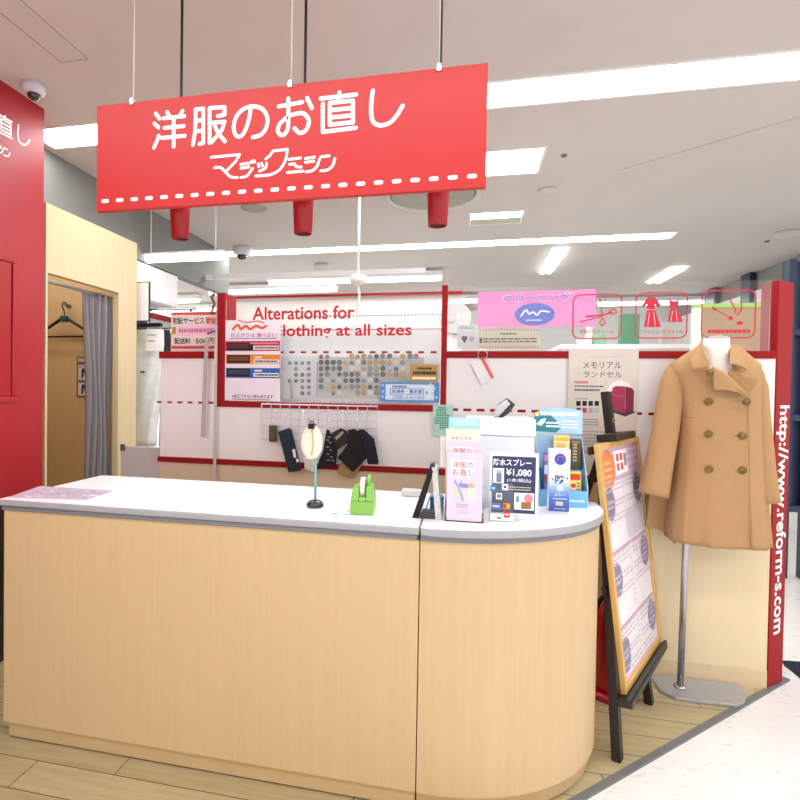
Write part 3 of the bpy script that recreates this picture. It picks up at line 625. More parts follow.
# waterproof spray carton
Y = onC(559, 511.5).y; sh = Sheet((0, Y, 0)); u0, v0, u1, v1 = sh.box4(549, 449.5, 570, 511); v0 = ZT
t = thing('spray_carton', 'blue and white waterproof spray carton in front of the blue display', 'carton', ((u0+u1)/2, Y+.025, ZT))
bx('carton', (u0, Y, v0), (u1, Y+.05, v1), mat('#f0f3f9', .35), t, .0015); sh.h = .0006
cols = ['#4b5cab', '#4d63b2', '#4f6bb9', '#5577c1', '#6488ca', '#7d9fd6', '#9db9e2', '#bfd2ee', '#d9e4f5']
for i, cc in enumerate(cols): sh.rect(flat(cc, .35), u0+.001, v0+.001+(v1-v0)*.058*i, u1-.001, v0+.001+(v1-v0)*.058*(i+1))
sh.up(); uc = (u0+u1)/2; sh.pell(flat('#3b55b0'), 554.5, 453.5, 566, 465); sh.up(.0003); sh.pstroke(flat('#c05a84'), [(557, 461), (559, 456.5), (563, 457), (564, 461)], .004, curve=True)
sh.up(.0003); B2 = flat('#2e3f8e'); sh.ptext(B2, '防', 555, 475, 565, 483.5, .02); sh.ptext(INK, '水', 556, 485, 564.5, 491.5, .02); sh.ptext(INK, 'スプレー', 554.5, 493, 565.5, 496, .01); sh.lines(flat('#d5def0'), 553, 497.5, 567, 500, 1, .4, 2); sh.prect(flat('#cfc6a8'), 555.5, 501.5, 563, 505.5); sh.lines(flat('#c3cdea'), 554, 508, 566, 509.5, 1, .5, 6)
for p in ((552.5, 479), (567, 478)): sh.pell(flat('#7f9fd8'), p[0]-1, p[1]-1, p[0]+1.5, p[1]+1.5)
sh.build('printed_front', t)

# blue cardboard display
LB = mat('#6fb2dc', .5, 0, .02, 8); LBD = mat('#4f93c6', .5)
Y0 = onC(566, 507).y; Y1 = Y0+.15
x0, x1 = at_y(539, 500, Y0).x, at_y(588, 500, Y0).x; xb0, xb1 = at_y(530.5, 470, Y1).x, at_y(582, 470, Y1).x; 
t = thing('product_display', 'blue cardboard display stand of shoe care products on the counter', 'display', ((x0+x1)/2, Y0+.08, ZT))
zt_ = at_y(556, 408, Y1).z; zm = at_y(556, 435, Y1).z
bx('back_panel', (x0, Y1, ZT), (x1, Y1+.004, zm), mat('#9dc3e6', .5), t)
sh = Sheet((0, Y1-.001, 0)); pp = [sh.P(530, 412), sh.P(531, 432.5), sh.P(583, 434.5), sh.P(583, 411), sh.P(570, 408.2), sh.P(545, 407.8)]; pp[1] = (x0, pp[1][1]); pp[2] = (x1, pp[2][1]); pp[0] = (x0, pp[0][1]); pp[3] = (x1, pp[3][1])
sh.poly(mat('#a9d3ec', .5), pp, .003); sh.up(.0036)
sh.ppoly(flat('#3d8496'), [(534, 412), (534, 431), (556, 432.5), (560, 429), (556, 420), (548, 413)]); sh.up(.0003); sh.lines(INK, 540, 411.8, 578, 416, 1, .8, 8)
sh.ppoly(flat('#dfe8e6'), [(536, 424), (541, 419), (546, 418), (545, 422), (541, 426)]); sh.lines(INK, 546, 421, 559, 428, 2, .5, 3); sh.lines(flat('#f4efe0'), 562, 420, 578, 429, 3, .5, 5); sh.prect(flat('#e6e08a'), 535, 412, 539, 416); sh.build('header_card', t)
for xa_, nm in ((x0, 'side_panel'), (x1-.003, 'side_panel')): MB().m(mat('#a9cbe9', .5)).prism([(xa_, Y0, ZT), (xa_, Y0, ZT+.085), (xa_, Y1-.002, zm-.005), (xa_, Y1-.002, ZT)], (.003, 0, 0)).build(nm, None, t)
bx('front_lip', (x0+.0035, Y0, ZT), (x1-.0035, Y0+.003, ZT+.07), LB, t); bx('shelf_base', (x0+.0035, Y0+.0035, ZT), (x1-.0035, Y1-.003, ZT+.012), LBD, t)
bx('tier_front', (x0+.0035, Y0+.075, ZT+.0125), (x1-.0035, Y0+.078, ZT+.15), LBD, t); bx('tier_shelf', (x0+.0035, Y0+.0785, ZT+.08), (x1-.0035, Y1-.003, ZT+.088), LBD, t)
sh = Sheet((0, Y0-.0006, 0)); sh.lines(flat('#d4ebf7'), 566, 499, 585, 503, 1, .5, 3); sh.build('lip_print', t)
Yt = Y0+.098
def carton(x0, y0, x1, y1, Y, d, zb, h, m_, label, paint):
    a, b = at_y(x0, (y0+y1)/2, Y), at_y(x1, (y0+y1)/2, Y); z1 = at_y((x0+x1)/2, y0, Y).z
    tt = thing('product_box', label, 'box', ((a.x+b.x)/2, Y+d/2, zb)); bx('carton', (a.x, Y, zb), (b.x, Y+d, z1), m_, tt, .001); sh = Sheet((0, Y-.0006, 0)); paint(sh); sh.build('printed_front', tt)
def pf1(sh):
    sh.prect(flat('#f0b94a'), 555, 437, 569, 441); sh.lines(flat('#d98a2a'), 556, 443, 566, 450, 3, .5, 3)
carton(554, 436, 569.5, 463, Yt, .035, ZT+.0885, 0, mat('#f2dba0', .4), 'cream and orange product box on the upper tier of the blue display', pf1)
def pf2(sh): sh.lines(flat('#c9b074'), 573, 443, 577, 462, 6, .6, 4); sh.prect(flat('#8a7a55'), 571, 441, 580, 443)
carton(570.2, 439.5, 581, 463, Yt, .035, ZT+.0885, 0, mat('#4a4238', .4), 'dark brown product box on the upper tier of the blue display', pf2)
def pf3(sh):
    sh.prect(flat('#d9442f'), 570.5, 474, 580.5, 480); sh.up(.0003); sh.prect(flat('#f5e9d0'), 571, 482, 576, 490); sh.pell(flat('#d9442f'), 571, 483, 576, 488); sh.lines(flat('#3a6fb8'), 577, 482, 580, 494, 4, .5, 3)
carton(570, 472.5, 581, 500, Y0+.02, .04, ZT+.0125, 0, mat('#f0d23c', .4), 'yellow and red product box on the lower tier of the blue display', pf3)
def pf4(sh):
    sh.prect(flat('#e08aa8'), 544.5, 455, 548.5, 461); sh.prect(flat('#b23b3b'), 544.5, 476, 548.5, 482); sh.prect(flat('#e5e5ea'), 544.5, 465, 548.5, 474)
carton(544, 452, 549.5, 500, Y0+.02, .04, ZT+.0125, 0, mat('#5f78b8', .4), 'narrow blue and pink product box behind the spray carton', pf4)
# ------------------------------------------------------------------ red framed partition
YP = 3.194                       # front face of the panels
PB = wood('#e2cfaa', .025, .45, (9, 9, .5)); PBL = wood('#dccbb0', .025, .45, (16, 16, .6))
ZR0, ZR1 = 1.022, 1.056
def dashes(sh, px0, px1, py0, py1, n, w, h):
    a, b = sh.P(px0, py0), sh.P(px1, py1)
    for i in range(n):
        u = a[0]+(b[0]-a[0])*i/max(n-1, 1); v = a[1]+(b[1]-a[1])*i/max(n-1, 1); sh.rrect(REDF, u-w/2, v-h/2, u+w/2, v+h/2, h*.45)
# low left section
low = thing('partition_panel', 'low white partition section with red rails left of the red framed window', 'partition', (-1.71, YP+.03, 0))
lx0, lx1 = -1.905, -1.513
bx('base_panel', (lx0, YP, .006), (lx1, YP+.05, ZR0), PBL, low); bx('lower_rail', (lx0-.012, YP-.010, ZR0+.0005), (lx1, YP+.055, ZR1), REDF, low, .002)
bx('white_panel', (lx0, YP, ZR1+.0005), (lx1, YP+.05, 1.684), WHITE, low); bx('upper_rail', (lx0-.008, YP-.010, 1.6845), (lx1, YP+.055, 1.728), REDF, low, .002)
sh = Sheet((0, YP-.0007, 0)); dashes(sh, 159.5, 211, 402, 402.8, 6, .036, .012); sh.build('stitch_line', low)
# window section
wx0, wx1 = -1.512, -.105; ZB0, ZB1, ZT2 = 1.383, 1.418, 2.09
win = thing('partition_window', 'partition section with a red framed glass window over a white panel', 'partition', (-.81, YP+.05, 0))
bx('base_panel', (wx0, YP, .006), (wx1-.03, YP+.05, ZR0), PBL, win); bx('lower_rail', (wx0, YP-.010, ZR0+.0005), (wx1-.03, YP+.055, ZR1), REDF, win, .002)
bx('white_panel', (wx0, YP, ZR1+.0005), (wx1-.03, YP+.05, ZB0-.0005), WHITE, win); bx('sill_rail', (wx0+.0005, YP-.012, ZB0), (wx1-.0325, YP+.055, ZB1), REDF, win, .002)
bx('post', (wx0, YP-.014, ZB1-.03), (wx0+.052, YP+.16, ZT2), REDF, win, .002)
bx('post', (wx1-.032, YP-.014, ZB0), (wx1, YP+.03, ZT2+.012), REDF, win, .002)
bx('glass_pane', (wx0+.0525, YP, ZB1+.0005), (wx1-.0325, YP+.005, 2.055), PANE, win)
bx('ledge', (wx0+.053, YP+.0555, ZB1-.03), (wx1-.0325, YP+.16, ZB1+.006), WHITE, win)
sh = Sheet((0, YP-.0006, 0)); R2 = flat('#c42a2e', .5)
sh.ptext(R2, 'Alterations for', 252.5, 306, 354.5, 319.5, .02); sh.ptext(R2, 'Clothing at all sizes', 270.5, 324, 411.5, 339.5, .02)
dashes(sh, 281, 433.5, 352.2, 352.2, 14, .036, .0125); sh.build('glass_lettering', win)
# right section
rx0, rx1 = wx1+.0005, 1.528; ZG0, ZG1 = 1.690, 1.728
rt = thing('partition_glass_section', 'tall partition section with red rail and clear glass top behind the coat', 'partition', (.7, YP+.03, 0))
bx('base_panel', (rx0-.03, YP, .1005), (rx1, YP+.05, ZR0), PB, rt); bx('skirting', (rx0-.03, YP-.006, .006), (rx1, YP+.05, .1), wood('#dcc3a0', .04, .5, (3, 3, 9)), rt)
bx('lower_rail', (rx0-.03, YP-.010, ZR0+.0005), (rx1, YP+.055, ZR1), REDF, rt, .002); bx('white_panel', (rx0, YP, ZR1+.0005), (rx1, YP+.05, ZG0-.0005), WHITE, rt)
bx('upper_rail', (rx0, YP-.012, ZG0), (rx1, YP+.055, ZG1), REDF, rt, .002); bx('glass_pane', (rx0, YP, ZG1+.0005), (rx1-.03, YP+.005, 2.085), PANE, rt)
sh = Sheet((0, YP-.0007, 0)); a = sh.P(454, 408)[0]; p_ = .105
for i in range(17):
    u = a+i*p_*.70
    if u < rx1-.03: v = 1.397; sh.rrect(REDF, u-.0225, v-.0075, u+.0225, v+.0075, .006)
sh.build('stitch_line', rt)
# red icons on the glass
ic = Sheet((0, YP-.0006, 0)); IR = flat('#cf2f45', .5)
def icon_frame(x0, y0, x1, y1):
    u0, v0, u1, v1 = ic.box4(x0, y0, x1, y1); r = .035; pts = []
    for cx, cy, a0 in ((u1-r, v0+r, -90), (u1-r, v1-r, 0), (u0+r, v1-r, 90), (u0+r, v0+r, 180)):
        pts += [(cx+r*math.cos(math.radians(a0+k*18)), cy+r*math.sin(math.radians(a0+k*18))) for k in range(6)]
    ic.stroke(IR, pts, .0065, closed=True)
icon_frame(573, 294.5, 621.5, 338.5)
for q in ([(586, 316.5), (604, 315), (612, 312)],): ic.pstroke(IR, q, .009)
ic.pstroke(IR, [(580, 322), (602, 316.5)], .006); ic.pstroke(IR, [(609, 312), (612, 309), (616, 310), (616, 313), (612, 314.5), (609, 312)], .006); ic.pstroke(IR, [(602.5, 318), (599.5, 323), (602, 326), (605.5, 323), (602.5, 318)], .006)
ic.pstroke(IR, [(601.5, 307), (602, 315)], .006); ic.ppoly(IR, [(599, 298.5), (599, 302.5), (602.5, 300.5)]); ic.pstroke(IR, [(604.5, 299), (606, 302)], .004)
ic.ptext(IR, '洋服のリフォーム', 579, 329.3, 613.5, 333.5, .006)
icon_frame(635.8, 292.5, 687, 338)
ic.ppoly(IR, [(648, 297), (655, 297), (661, 305), (658, 308), (655, 304), (655, 309), (647, 309), (647, 304), (643, 308), (642, 305)])
ic.ppoly(IR, [(647, 310), (655, 310), (661, 327), (644, 327)]); ic.ppoly(IR, [(669, 299), (672, 301), (676, 301), (679, 299), (678, 308), (670, 308)]); ic.ppoly(IR, [(670, 309.5), (678, 309.5), (683, 322), (668, 322)])
ic.up(.0004)
for x in (649.5, 653.5): ic.pstroke(flat('#f0d7da'), [(x, 312), (x+(x-651.5)*.9, 326)], .003)
for x in (672.5, 675.5): ic.pstroke(flat('#f0d7da'), [(x, 311), (x+(x-674)*1.2, 321)], .003)
ic.h -= .0004; ic.ptext(IR, 'ファッションリフォーム', 640, 329.5, 683, 333.8, .006)
icon_frame(701.8, 290.5, 755.4, 337.8)
ic.pstroke(IR, [(730, 298), (732, 304), (735.5, 309), (735, 313)], .006, curve=True); ic.pstroke(IR, [(741.5, 302), (741, 310), (737, 315)], .006, curve=True)
ic.ppoly(IR, [(712, 306), (716, 308), (718, 311), (713, 310)]); ic.pstroke(IR, [(716, 310), (724, 314), (729, 317)], .005); ic.pell(IR, 728.5, 316, 733, 320.5); ic.pell(IR, 736.5, 321, 743, 325)
ic.lines(IR, 708, 329, 750, 333.5, 1, .75, 12); ic.build('red_icons', rt)
# 45 degree end post with the web address
A, B = Vector((1.535, 3.194, 0)), Vector((1.648, 3.292, 0)); U = (B-A).normalized(); Nn = Vector((U.y, -U.x, 0))
post = thing('end_post', 'tall red end post of the partition with a white web address', 'post', ((A.x+B.x)/2, (A.y+B.y)/2, 0))
MB().m(REDF).prism([A+Vector((0, 0, .0102)), B+Vector((0, 0, .0102)), B-Nn*.03+Vector((0, 0, .0102)), A-Nn*.03+Vector((0, 0, .0102))], (0, 0, 2.075), .002).build('face_board', None, post)
MB().m(mat('#8e1218', .4, 0, .04, 8)).box((1.5285, YP+.056, 1.05), (1.56, YP+.16, 2.088), .002).build('return_board', None, post)
sp = Sheet(A+Nn*.0006, U, (0, 0, 1)); pa_, pb_ = sp.P(782, 405.5), sp.P(779, 633)
uc = (U.length and (B-A).length)/2; sp.text(INK, 'http://www.reform-s.com', uc-.062, pb_[1], uc+.066, pa_[1], .018, rot=-90); sp.build('web_address', post)

# ------------------------------------------------------------------ things on and behind the partition window
def card(px0, py0, px1, py1, Y, name, label, cat, base, th=.0015, draw=None, group=None):
    sh = Sheet((0, Y, 0)); u0, v0, u1, v1 = sh.box4(px0, py0, px1, py1); t = thing(name, label, cat, ((u0+u1)/2, Y, v0), 0, group)
    sh.h = -th; sh.rect(base, u0, v0, u1, v1, th); sh.build('sheet', t); sh.h = .0005
    if draw: draw(sh); sh.build('printed_face', t)
    return t
def d_menu(sh):
    sh.pstroke(flat('#d9683c'), [(233, 329), (238, 325), (241, 329), (246, 326), (250, 329), (256, 326), (262, 328), (266, 326)], .016, curve=True); sh.pstroke(flat('#d9683c'), [(238, 320), (247, 322.5), (257, 321), (264, 323)], .007, curve=True)
    sh.ptext(flat('#b54aa0'), '仕上がりは 選べる便!', 230.5, 333, 277.5, 337.3, .012); sh.prect(flat('#6b57a8'), 229, 338.2, 277, 338.9)
    sh.prect(flat('#c0324e'), 225.5, 341, 280, 351); sh.prect(flat('#ea8a2f'), 226, 354.5, 280, 364); sh.prect(flat('#2f67b8'), 226, 368, 280, 378); sh.up(.0003)
    for y in (342.5, 355, 368.5): sh.prect(flat('#2b2326'), 227, y, 250 if y > 350 else 253, y+8.2)
    for y in (345.8, 359.5, 373): sh.prect(WHITEP, 253.5, y, 279, y+3.8)
    sh.prect(flat('#d98a94'), 250, 342.5, 278, 344); sh.up(.0003)
    for i, y in enumerate((343.5, 356.5, 370)): sh.lines(flat(['#7a3a44', '#a8622c', '#4a5f78'][i]), 228.5, y, 249, y+4.5, 2, .5, i+3)
    for i, y in enumerate((346.5, 360.2, 373.7)): sh.lines(flat('#5a5560'), 255, y, 278, y+2.4, 1, .8, i+30)
    for y in (356.2, 369.5): sh.lines(flat('#f4e9dc'), 254.5, y, 262, y+2.4, 1, .8, 8)
    sh.ptext(flat('#4a4450'), '※加工できない物もあります', 232, 394.5, 273, 398.3, .008); sh.prect(flat('#6b57a8'), 232, 399.2, 270, 399.8)
card(225, 320, 280.5, 401, YP-.004, 'service_menu', 'white service menu with red, orange and blue rows at the left of the window', 'poster', mat('#efe9f3', .4), .0015, d_menu)
# button board
bd = card(281, 357, 424, 398.5, YP+.09, 'button_board', 'pale display board of coat buttons behind the window', 'board', mat('#d9d9d8', .5, 0, .04, 60), .006)
sh = Sheet((0, YP+.0835, 0)); sh.prect(flat('#e9e6ea'), 282, 357.5, 318, 398); sh.prect(flat('#c9c9c8'), 318.5, 357.5, 423, 393); sh.up(); sh.prect(flat('#8f9a98'), 316.6, 362, 317.4, 396); sh.build('backing_paper', bd)
bx('back_board', (wx0+.06, YP+.105, ZB1+.0065), (wx1-.04, YP+.115, 1.865), WHITE, win)
cols = [321, 327.2, 333.3, 339.3, 345.5, 351.7, 357.6, 363.8, 370, 376.4, 382.8, 389.5, 396, 402.5, 410, 416]
left = [289.7, 296, 302.3, 308.7]
rowsy = [358.8, 365, 371, 376.8, 383, 389.4, 395.4]
have = [[0, 1, 5, 6, 7, 8, 9, 10, 11, 12, 13, 14, 15], [0, 1, 2, 3, 4, 5, 6, 7, 8, 9, 10, 11, 12, 13], [0, 1, 2, 3, 5, 6, 7, 8, 9, 10, 11, 12, 13], [0, 1, 3, 4, 5, 6, 7, 8, 9, 10, 11, 12, 13], [0, 1, 2, 3, 4, 5, 6, 7, 8, 9], [0, 2, 3, 4, 5, 6, 7, 8, 9], [2, 3, 4, 6, 7, 8, 9]]
lh = {1: [0, 1, 2, 3], 2: [1, 3], 3: [1, 2, 3], 4: [0, 1, 2, 3], 5: [2, 3], 6: [2, 3]}
PAL = {'charcoal': '#2c2c34', 'navy': '#27304f', 'grey': '#85868a', 'silver': '#b9bbbd', 'ivory': '#e3dcc8', 'gold': '#c99a3c', 'brown': '#7a5c38', 'tan': '#b8935a', 'olive': '#5a5a34', 'dark red': '#7a2a36', 'pink': '#d0707c', 'green': '#3f6f58', 'teal': '#5b9a98', 'white': '#eeeeec'}
def proto(cn):
    m_ = mat(PAL[cn], .25, .3 if cn in ('gold', 'silver') else 0, .1, 40)
    b = MB().m(m_).lathe((0, 0, 0), [(.0155, -.0005), (.0165, -.004), (.014, -.0085), (.010, -.007), (.004, -.0065), (.0005, -.0066)], 14, 'y', True); me_o = b.build('button'); return me_o
PRO = {}
ORD = ['first', 'second', 'third', 'fourth', 'fifth', 'sixth', 'seventh', 'eighth', 'ninth', 'tenth', 'eleventh', 'twelfth', 'thirteenth', 'fourteenth', 'fifteenth', 'sixteenth', 'seventeenth', 'eighteenth', 'nineteenth']
ROWN = ['top', 'second', 'third', 'middle', 'fifth', 'sixth', 'bottom']
rd = random.Random(11); fixed = {(0, 0): 'dark red', (0, 1): 'grey', (1, 0): 'dark red', (2, 0): 'dark red', (1, 4): 'gold', (3, 0): 'green', (4, 0): 'green', (5, 0): 'green', (3, 3): 'navy', (0, 14): 'green', (0, 15): 'pink', (1, 3): 'olive', (1, 2): 'charcoal', (5, 7): 'gold', (2, 12): 'dark red', (0, 9): 'charcoal', (2, 10): 'charcoal', (3, 5): 'charcoal'}
leftcol = {1: 'teal', 2: 'grey', 3: 'green', 4: 'green', 5: 'grey', 6: 'green'}
for r in range(7):
    items = [(left[c], leftcol[r] if (c+r) % 3 else 'grey' if r > 1 else 'teal', .8) for c in lh.get(r, [])] + [(cols[c], fixed.get((r, c)) or rd.choice(['charcoal', 'grey', 'grey', 'silver', 'tan', 'brown', 'ivory', 'gold', 'olive', 'white', 'tan', 'grey', 'charcoal']), rd.choice([1, 1, .9, .8])) for c in have[r]]
    for k, (px, cn, scl) in enumerate(items):
        q = at_y(px, rowsy[r], YP+.0825)
        if cn not in PRO: PRO[cn] = o = proto(cn)
        else: o = PRO[cn].copy(); C.objects.link(o)
        o.location = q; o.scale = (scl, 1, scl)
        tag(o, '%s coat button, %s from the left in the %s row of the board' % (cn, ORD[k], ROWN[r]), 'button', 'buttons on the display board')
# white scraper like sleeve and small tools in the window
t = thing('white_card_holder', 'white card leaning beside the service menu behind the window', 'card', at_y(284, 398, YP+.07))
MB().m(WHITEP).prism([at_y(281, 399, YP+.07), at_y(291, 399, YP+.07), at_y(285, 371, YP+.07), at_y(281, 370, YP+.07)], (0, .004, 0)).build('card', None, t)
tag(MB().m(mat('#c9b070', .5)).tube([at_y(291.5, 399, YP+.07), at_y(291, 383, YP+.07)], .006, 8).lathe(at_y(291, 382, YP+.07), [(.002, -.004), (.012, 0), (.012, .008), (.002, .012)], 12).build('brush'), 'tan handled brush standing behind the left of the window', 'brush')
def d_gold(sh):
    sh.prect(flat('#efe4c4'), 412, 376.8, 436, 379.5); sh.lines(flat('#3f3016'), 417, 367, 432, 370, 1, .7, 3); sh.lines(flat('#3f3016'), 413, 371, 436, 375, 1, .8, 4)
card(409.8, 364.5, 438, 382, YP-.004, 'gold_notice', 'gold notice on the window above the blue voucher notice', 'notice', mat('#b5904a', .4), .0015, d_gold)
def d_blue(sh):
    sh.prect(flat('#dce9f6'), 385.5, 384.5, 434, 400); sh.up(.0003); Bm = flat('#3f7ac4'); sh.lines(Bm, 392, 385.2, 407, 388, 1, .7, 4)
    sh.prect(Bm, 390, 388.4, 424, 394.8); sh.up(.0003); sh.prect(flat('#e6f0fa'), 390.7, 389, 423.3, 394.2); sh.up(.0003); sh.ptext(Bm, '共通券・専用券', 391.5, 389.4, 422.5, 393.8, .03)
    sh.ptext(Bm, 'を', 425.5, 391, 428.5, 394.5, .02); sh.ptext(Bm, 'ご利用いただけます', 392, 395.6, 424.5, 399.4, .012)
    for x, y in ((382, 385), (382.5, 391), (382, 396), (430, 384), (434, 388), (432, 393), (436, 397), (431, 399)): sh.up(.0001); sh.pell(flat('#b7d4ef'), x-.9, y-.9, x+1.8, y+1.8)
card(379.8, 382.3, 439.2, 402, YP-.006, 'voucher_notice', 'blue and white voucher notice at the lower right of the window', 'notice', mat('#4f8fd0', .4), .0015, d_blue)
# small folder taped at the corner under the middle post
def d_gf(sh):
    for i in range(9):
        for j in range(9):
            if 1 < i+j*.3 and not (j > 6 and i < 3) and not (i > 6 and j < 3): sh.prect(flat('#2f9a68'), 434.6+i*1.7, 407+j*2.5, 435.8+i*1.7, 408.8+j*2.5)
card(432.8, 404.8, 453, 436, YP-.0164, 'green_pattern_card', 'pale card with green squares below the middle red post', 'card', mat('#b5dcd8', .45), .002, d_gf)
# ring binder card on the rail
t = thing('sample_card', 'white card with a red strip hung by a ring on the rail', 'card', at_y(483, 384, YP-.03))
MB().m(mat('#f0eff2', .45)).prism([at_y(*p, YP-.0135) for p in ((471.5, 364.5), (482.5, 357.5), (493.5, 378.5), (481.5, 385))], (0, -.006, 0), .001).build('card', None, t)
MB().m(mat('#e06a64', .4)).prism([at_y(*p, YP-.0198) for p in ((480.3, 358.6), (483.6, 357), (494, 377.4), (491.6, 379))], (0, -.002, 0)).build('red_strip', None, t)
q = at_y(482.5, 355, YP-.0165); MB().m(CHROME).ring(q, .026, .0022, 'y').build('ring', None, t)
# school bag poster
def d_bag(sh):
    BK = flat('#5a4f55'); sh.lines(flat('#cdbfb8'), 588, 356, 619, 358, 1, .4, 3); sh.pell(flat('#e8cfd2'), 624, 350, 634, 358)
    sh.ptext(BK, 'メモリアル', 583, 362, 621.5, 368.5, .004); sh.ptext(BK, 'ランドセル', 583.5, 371.5, 622, 377.5, .004)
    sh.prect(flat('#d9898c'), 574.5, 381, 588, 383.5); sh.lines(BK, 574.5, 385, 604, 387.5, 1, .5, 3); sh.lines(flat('#7a6f78'), 574.5, 388.5, 600, 391.5, 1, .7, 4); sh.lines(flat('#a0958f'), 574.5, 398, 588, 399.5, 1, .6, 5)
    for i, cc in enumerate(('#26242a', '#2f2b38', '#2d2748', '#2a2626')): sh.prect(flat(cc), 576.3+i*6.1, 401, 580.6+i*6.1, 405.8)
    for i, cc in enumerate(('#8a2f3a', '#c94a55', '#b9a0c4', '#b9c4d6')): sh.prect(flat(cc), 576.3+i*6.1, 408, 580.6+i*6.1, 412.8)
    sh.pell(WHITEP, 606, 380, 634, 415); sh.up(.0003)
    sh.ppoly(flat('#4a4248'), [(609, 411.5), (625, 416.5), (638-1.5, 412), (620, 408)]); sh.up(.0003)
    sh.ppoly(flat('#a8355c'), [(611, 393), (613, 387.5), (616, 386), (625, 386.5), (625, 413.5), (611, 409.5)]); sh.ppoly(flat('#8a2748'), [(625.2, 386.5), (632, 388), (634, 391), (633.5, 411), (625.2, 413.5)]); sh.up(.0003)
    sh.pstroke(flat('#c45c7e'), [(612, 394), (618, 396), (624.5, 396.5)], .004)
    sh.lines(flat('#a89d98'), 577, 418, 598, 426, 3, .4, 6); sh.pell(flat('#e3cdd2'), 612, 424, 632, 444); sh.lines(flat('#b5aaa5'), 573, 430, 606, 446, 5, .35, 7)
card(567.8, 348.8, 637.5, 452, YP-.0140, 'bag_poster', 'cream poster with a crimson school bag on the partition behind the easel', 'poster', mat('#ded6cc', .5), .0015, d_bag)

# wire grid with fabric pieces
Yg = YP-.018; a, b = at_y(261.8, 404, Yg), at_y(377, 441, Yg); c2 = at_y(377, 406.5, Yg)
gz1, gz0 = a.z, at_y(320, 440.5, Yg).z; t = thing('wire_grid', 'white wire grid hung below the window holding fabric pieces', 'grid', ((a.x+b.x)/2, Yg, gz0))
WIRE = mat('#d9d9dc', .4)
MB().m(WIRE).tube([(a.x, Yg, gz1), (b.x, Yg, gz1), (b.x, Yg, gz0), (a.x, Yg, gz0), (a.x, Yg, gz1)], .0042, 8, False).build('frame', None, t)
mb = MB().m(WIRE)
for i in range(1, 12): x = a.x+(b.x-a.x)*i/12; mb.tube([(x, Yg+.002, gz0), (x, Yg+.002, gz1)], .0026, 6, False)
for i in range(1, 5): z = gz0+(gz1-gz0)*i/5; mb.tube([(a.x, Yg-.002, z), (b.x, Yg-.002, z)], .0026, 6, False)
mb.build('mesh_wires', None, t)
for px in (275, 289, 303, 316, 330, 343, 358):
    x = at_y(px, 415, Yg).x; z = at_y(px, 413, Yg).z
    MB().m(WIRE).tube([(x, Yg-.002, z+.02), (x, Yg-.008, z-.005), (x, Yg-.02, z-.045), (x, Yg-.045, z-.05), (x, Yg-.055, z-.035)], .0026, 6).build('hook', None, t)
for px in (268, 371):
    x = at_y(px, 405, Yg).x; MB().m(STEEL).tube([(x, Yg, gz1), (x, YP-.0125, gz1+.01)], .004, 6).build('bracket', None, t)
def fab(pts, m_, d, label, name='fabric_piece', th=.012, bev=.004, cat='fabric sample'):
    Y = Yg-.006-d*.8; pts = [at_y(250+x/5, 390+y/5, Y) for x, y in pts]; o = MB().m(m_).prism(pts, (0, -th, 0), bev).build(name)
    return tag(o, label, cat, 'fabric pieces on the wire grid')
NVF = mat('#1f2938', .8, 0, .2, 60, bump=.3); BKF = mat('#16151a', .85, 0, .25, 60, bump=.3); DNV = mat('#15192a', .85, 0, .2, 60, bump=.3)
fab([(97, 176), (138, 176), (138, 260), (97, 258)], mat('#5a4c40', .8, 0, .75, 120), .012, 'small dark spotted fabric piece at the left end of the wire grid')
o = fab([(142, 208), (195, 190), (210, 198), (258, 396), (250, 404), (194, 410)], NVF, .028, 'long navy denim strip with a white tag on the wire grid')
MB().m(WHITEP).prism([at_y(250+x/5, 390+y/5, Yg-.0418) for x, y in ((211, 298), (224, 294), (232, 336), (219, 340))], (0, -.001, 0)).build('care_tag', None, o); MB().m(WHITEP).prism([at_y(250+x/5, 390+y/5, Yg-.0418) for x, y in ((229, 346), (240, 342), (245, 358), (234, 362))], (0, -.001, 0)).build('care_tag', None, o)
fab([(270, 340), (332, 345), (334, 400), (318, 410), (275, 395)], mat('#dddbd8', .8, 0, .06, 40), .012, 'white fabric pad hanging low behind the ivory oval pad')
fab([(448, 365), (555, 345), (568, 362), (520, 440), (440, 412)], mat('#a98a63', .8, 0, .12, 40), .006, 'tan fabric piece showing below the black ones')
o = fab([(384, 195), (396, 200), (442, 275), (430, 385), (405, 372), (340, 396), (346, 350), (372, 300)], BKF, .024, 'black fabric piece with white stitch marks right of the oval pad')
mb = MB().m(flat('#8d8d8d'))
for x, y in ((390, 250), (402, 262), (388, 285), (404, 300), (390, 320), (408, 335), (392, 350), (415, 352), (396, 235)):
    p = at_y(250+x/5, 390+y/5, Yg-.0377); mb.box((p.x-.009, p.y-.0006, p.z-.004), (p.x+.007, p.y, p.z+.003))
mb.build('stitch_marks', None, o)
o = fab([(408, 215), (455, 190), (488, 205), (492, 262), (440, 298), (414, 250)], mat('#26262c', .8, 0, .2, 60), .030, 'dark grey fabric piece with a beige label at the grid middle')
MB().m(flat('#a59c88')).prism([at_y(250+x/5, 390+y/5, Yg-.0428) for x, y in ((424, 238), (462, 204), (470, 214), (434, 250))], (0, -.001, 0)).build('sewn_label', None, o)
fab([(490, 200), (520, 193), (575, 220), (592, 332), (515, 410), (438, 338), (494, 270)], BKF, .044, 'large black angular fabric piece on the right of the wire grid')
fab([(542, 197), (570, 196), (622, 242), (645, 362), (640, 372), (590, 370), (572, 280)], DNV, .060, 'dark navy fabric sleeve at the right end of the wire grid')

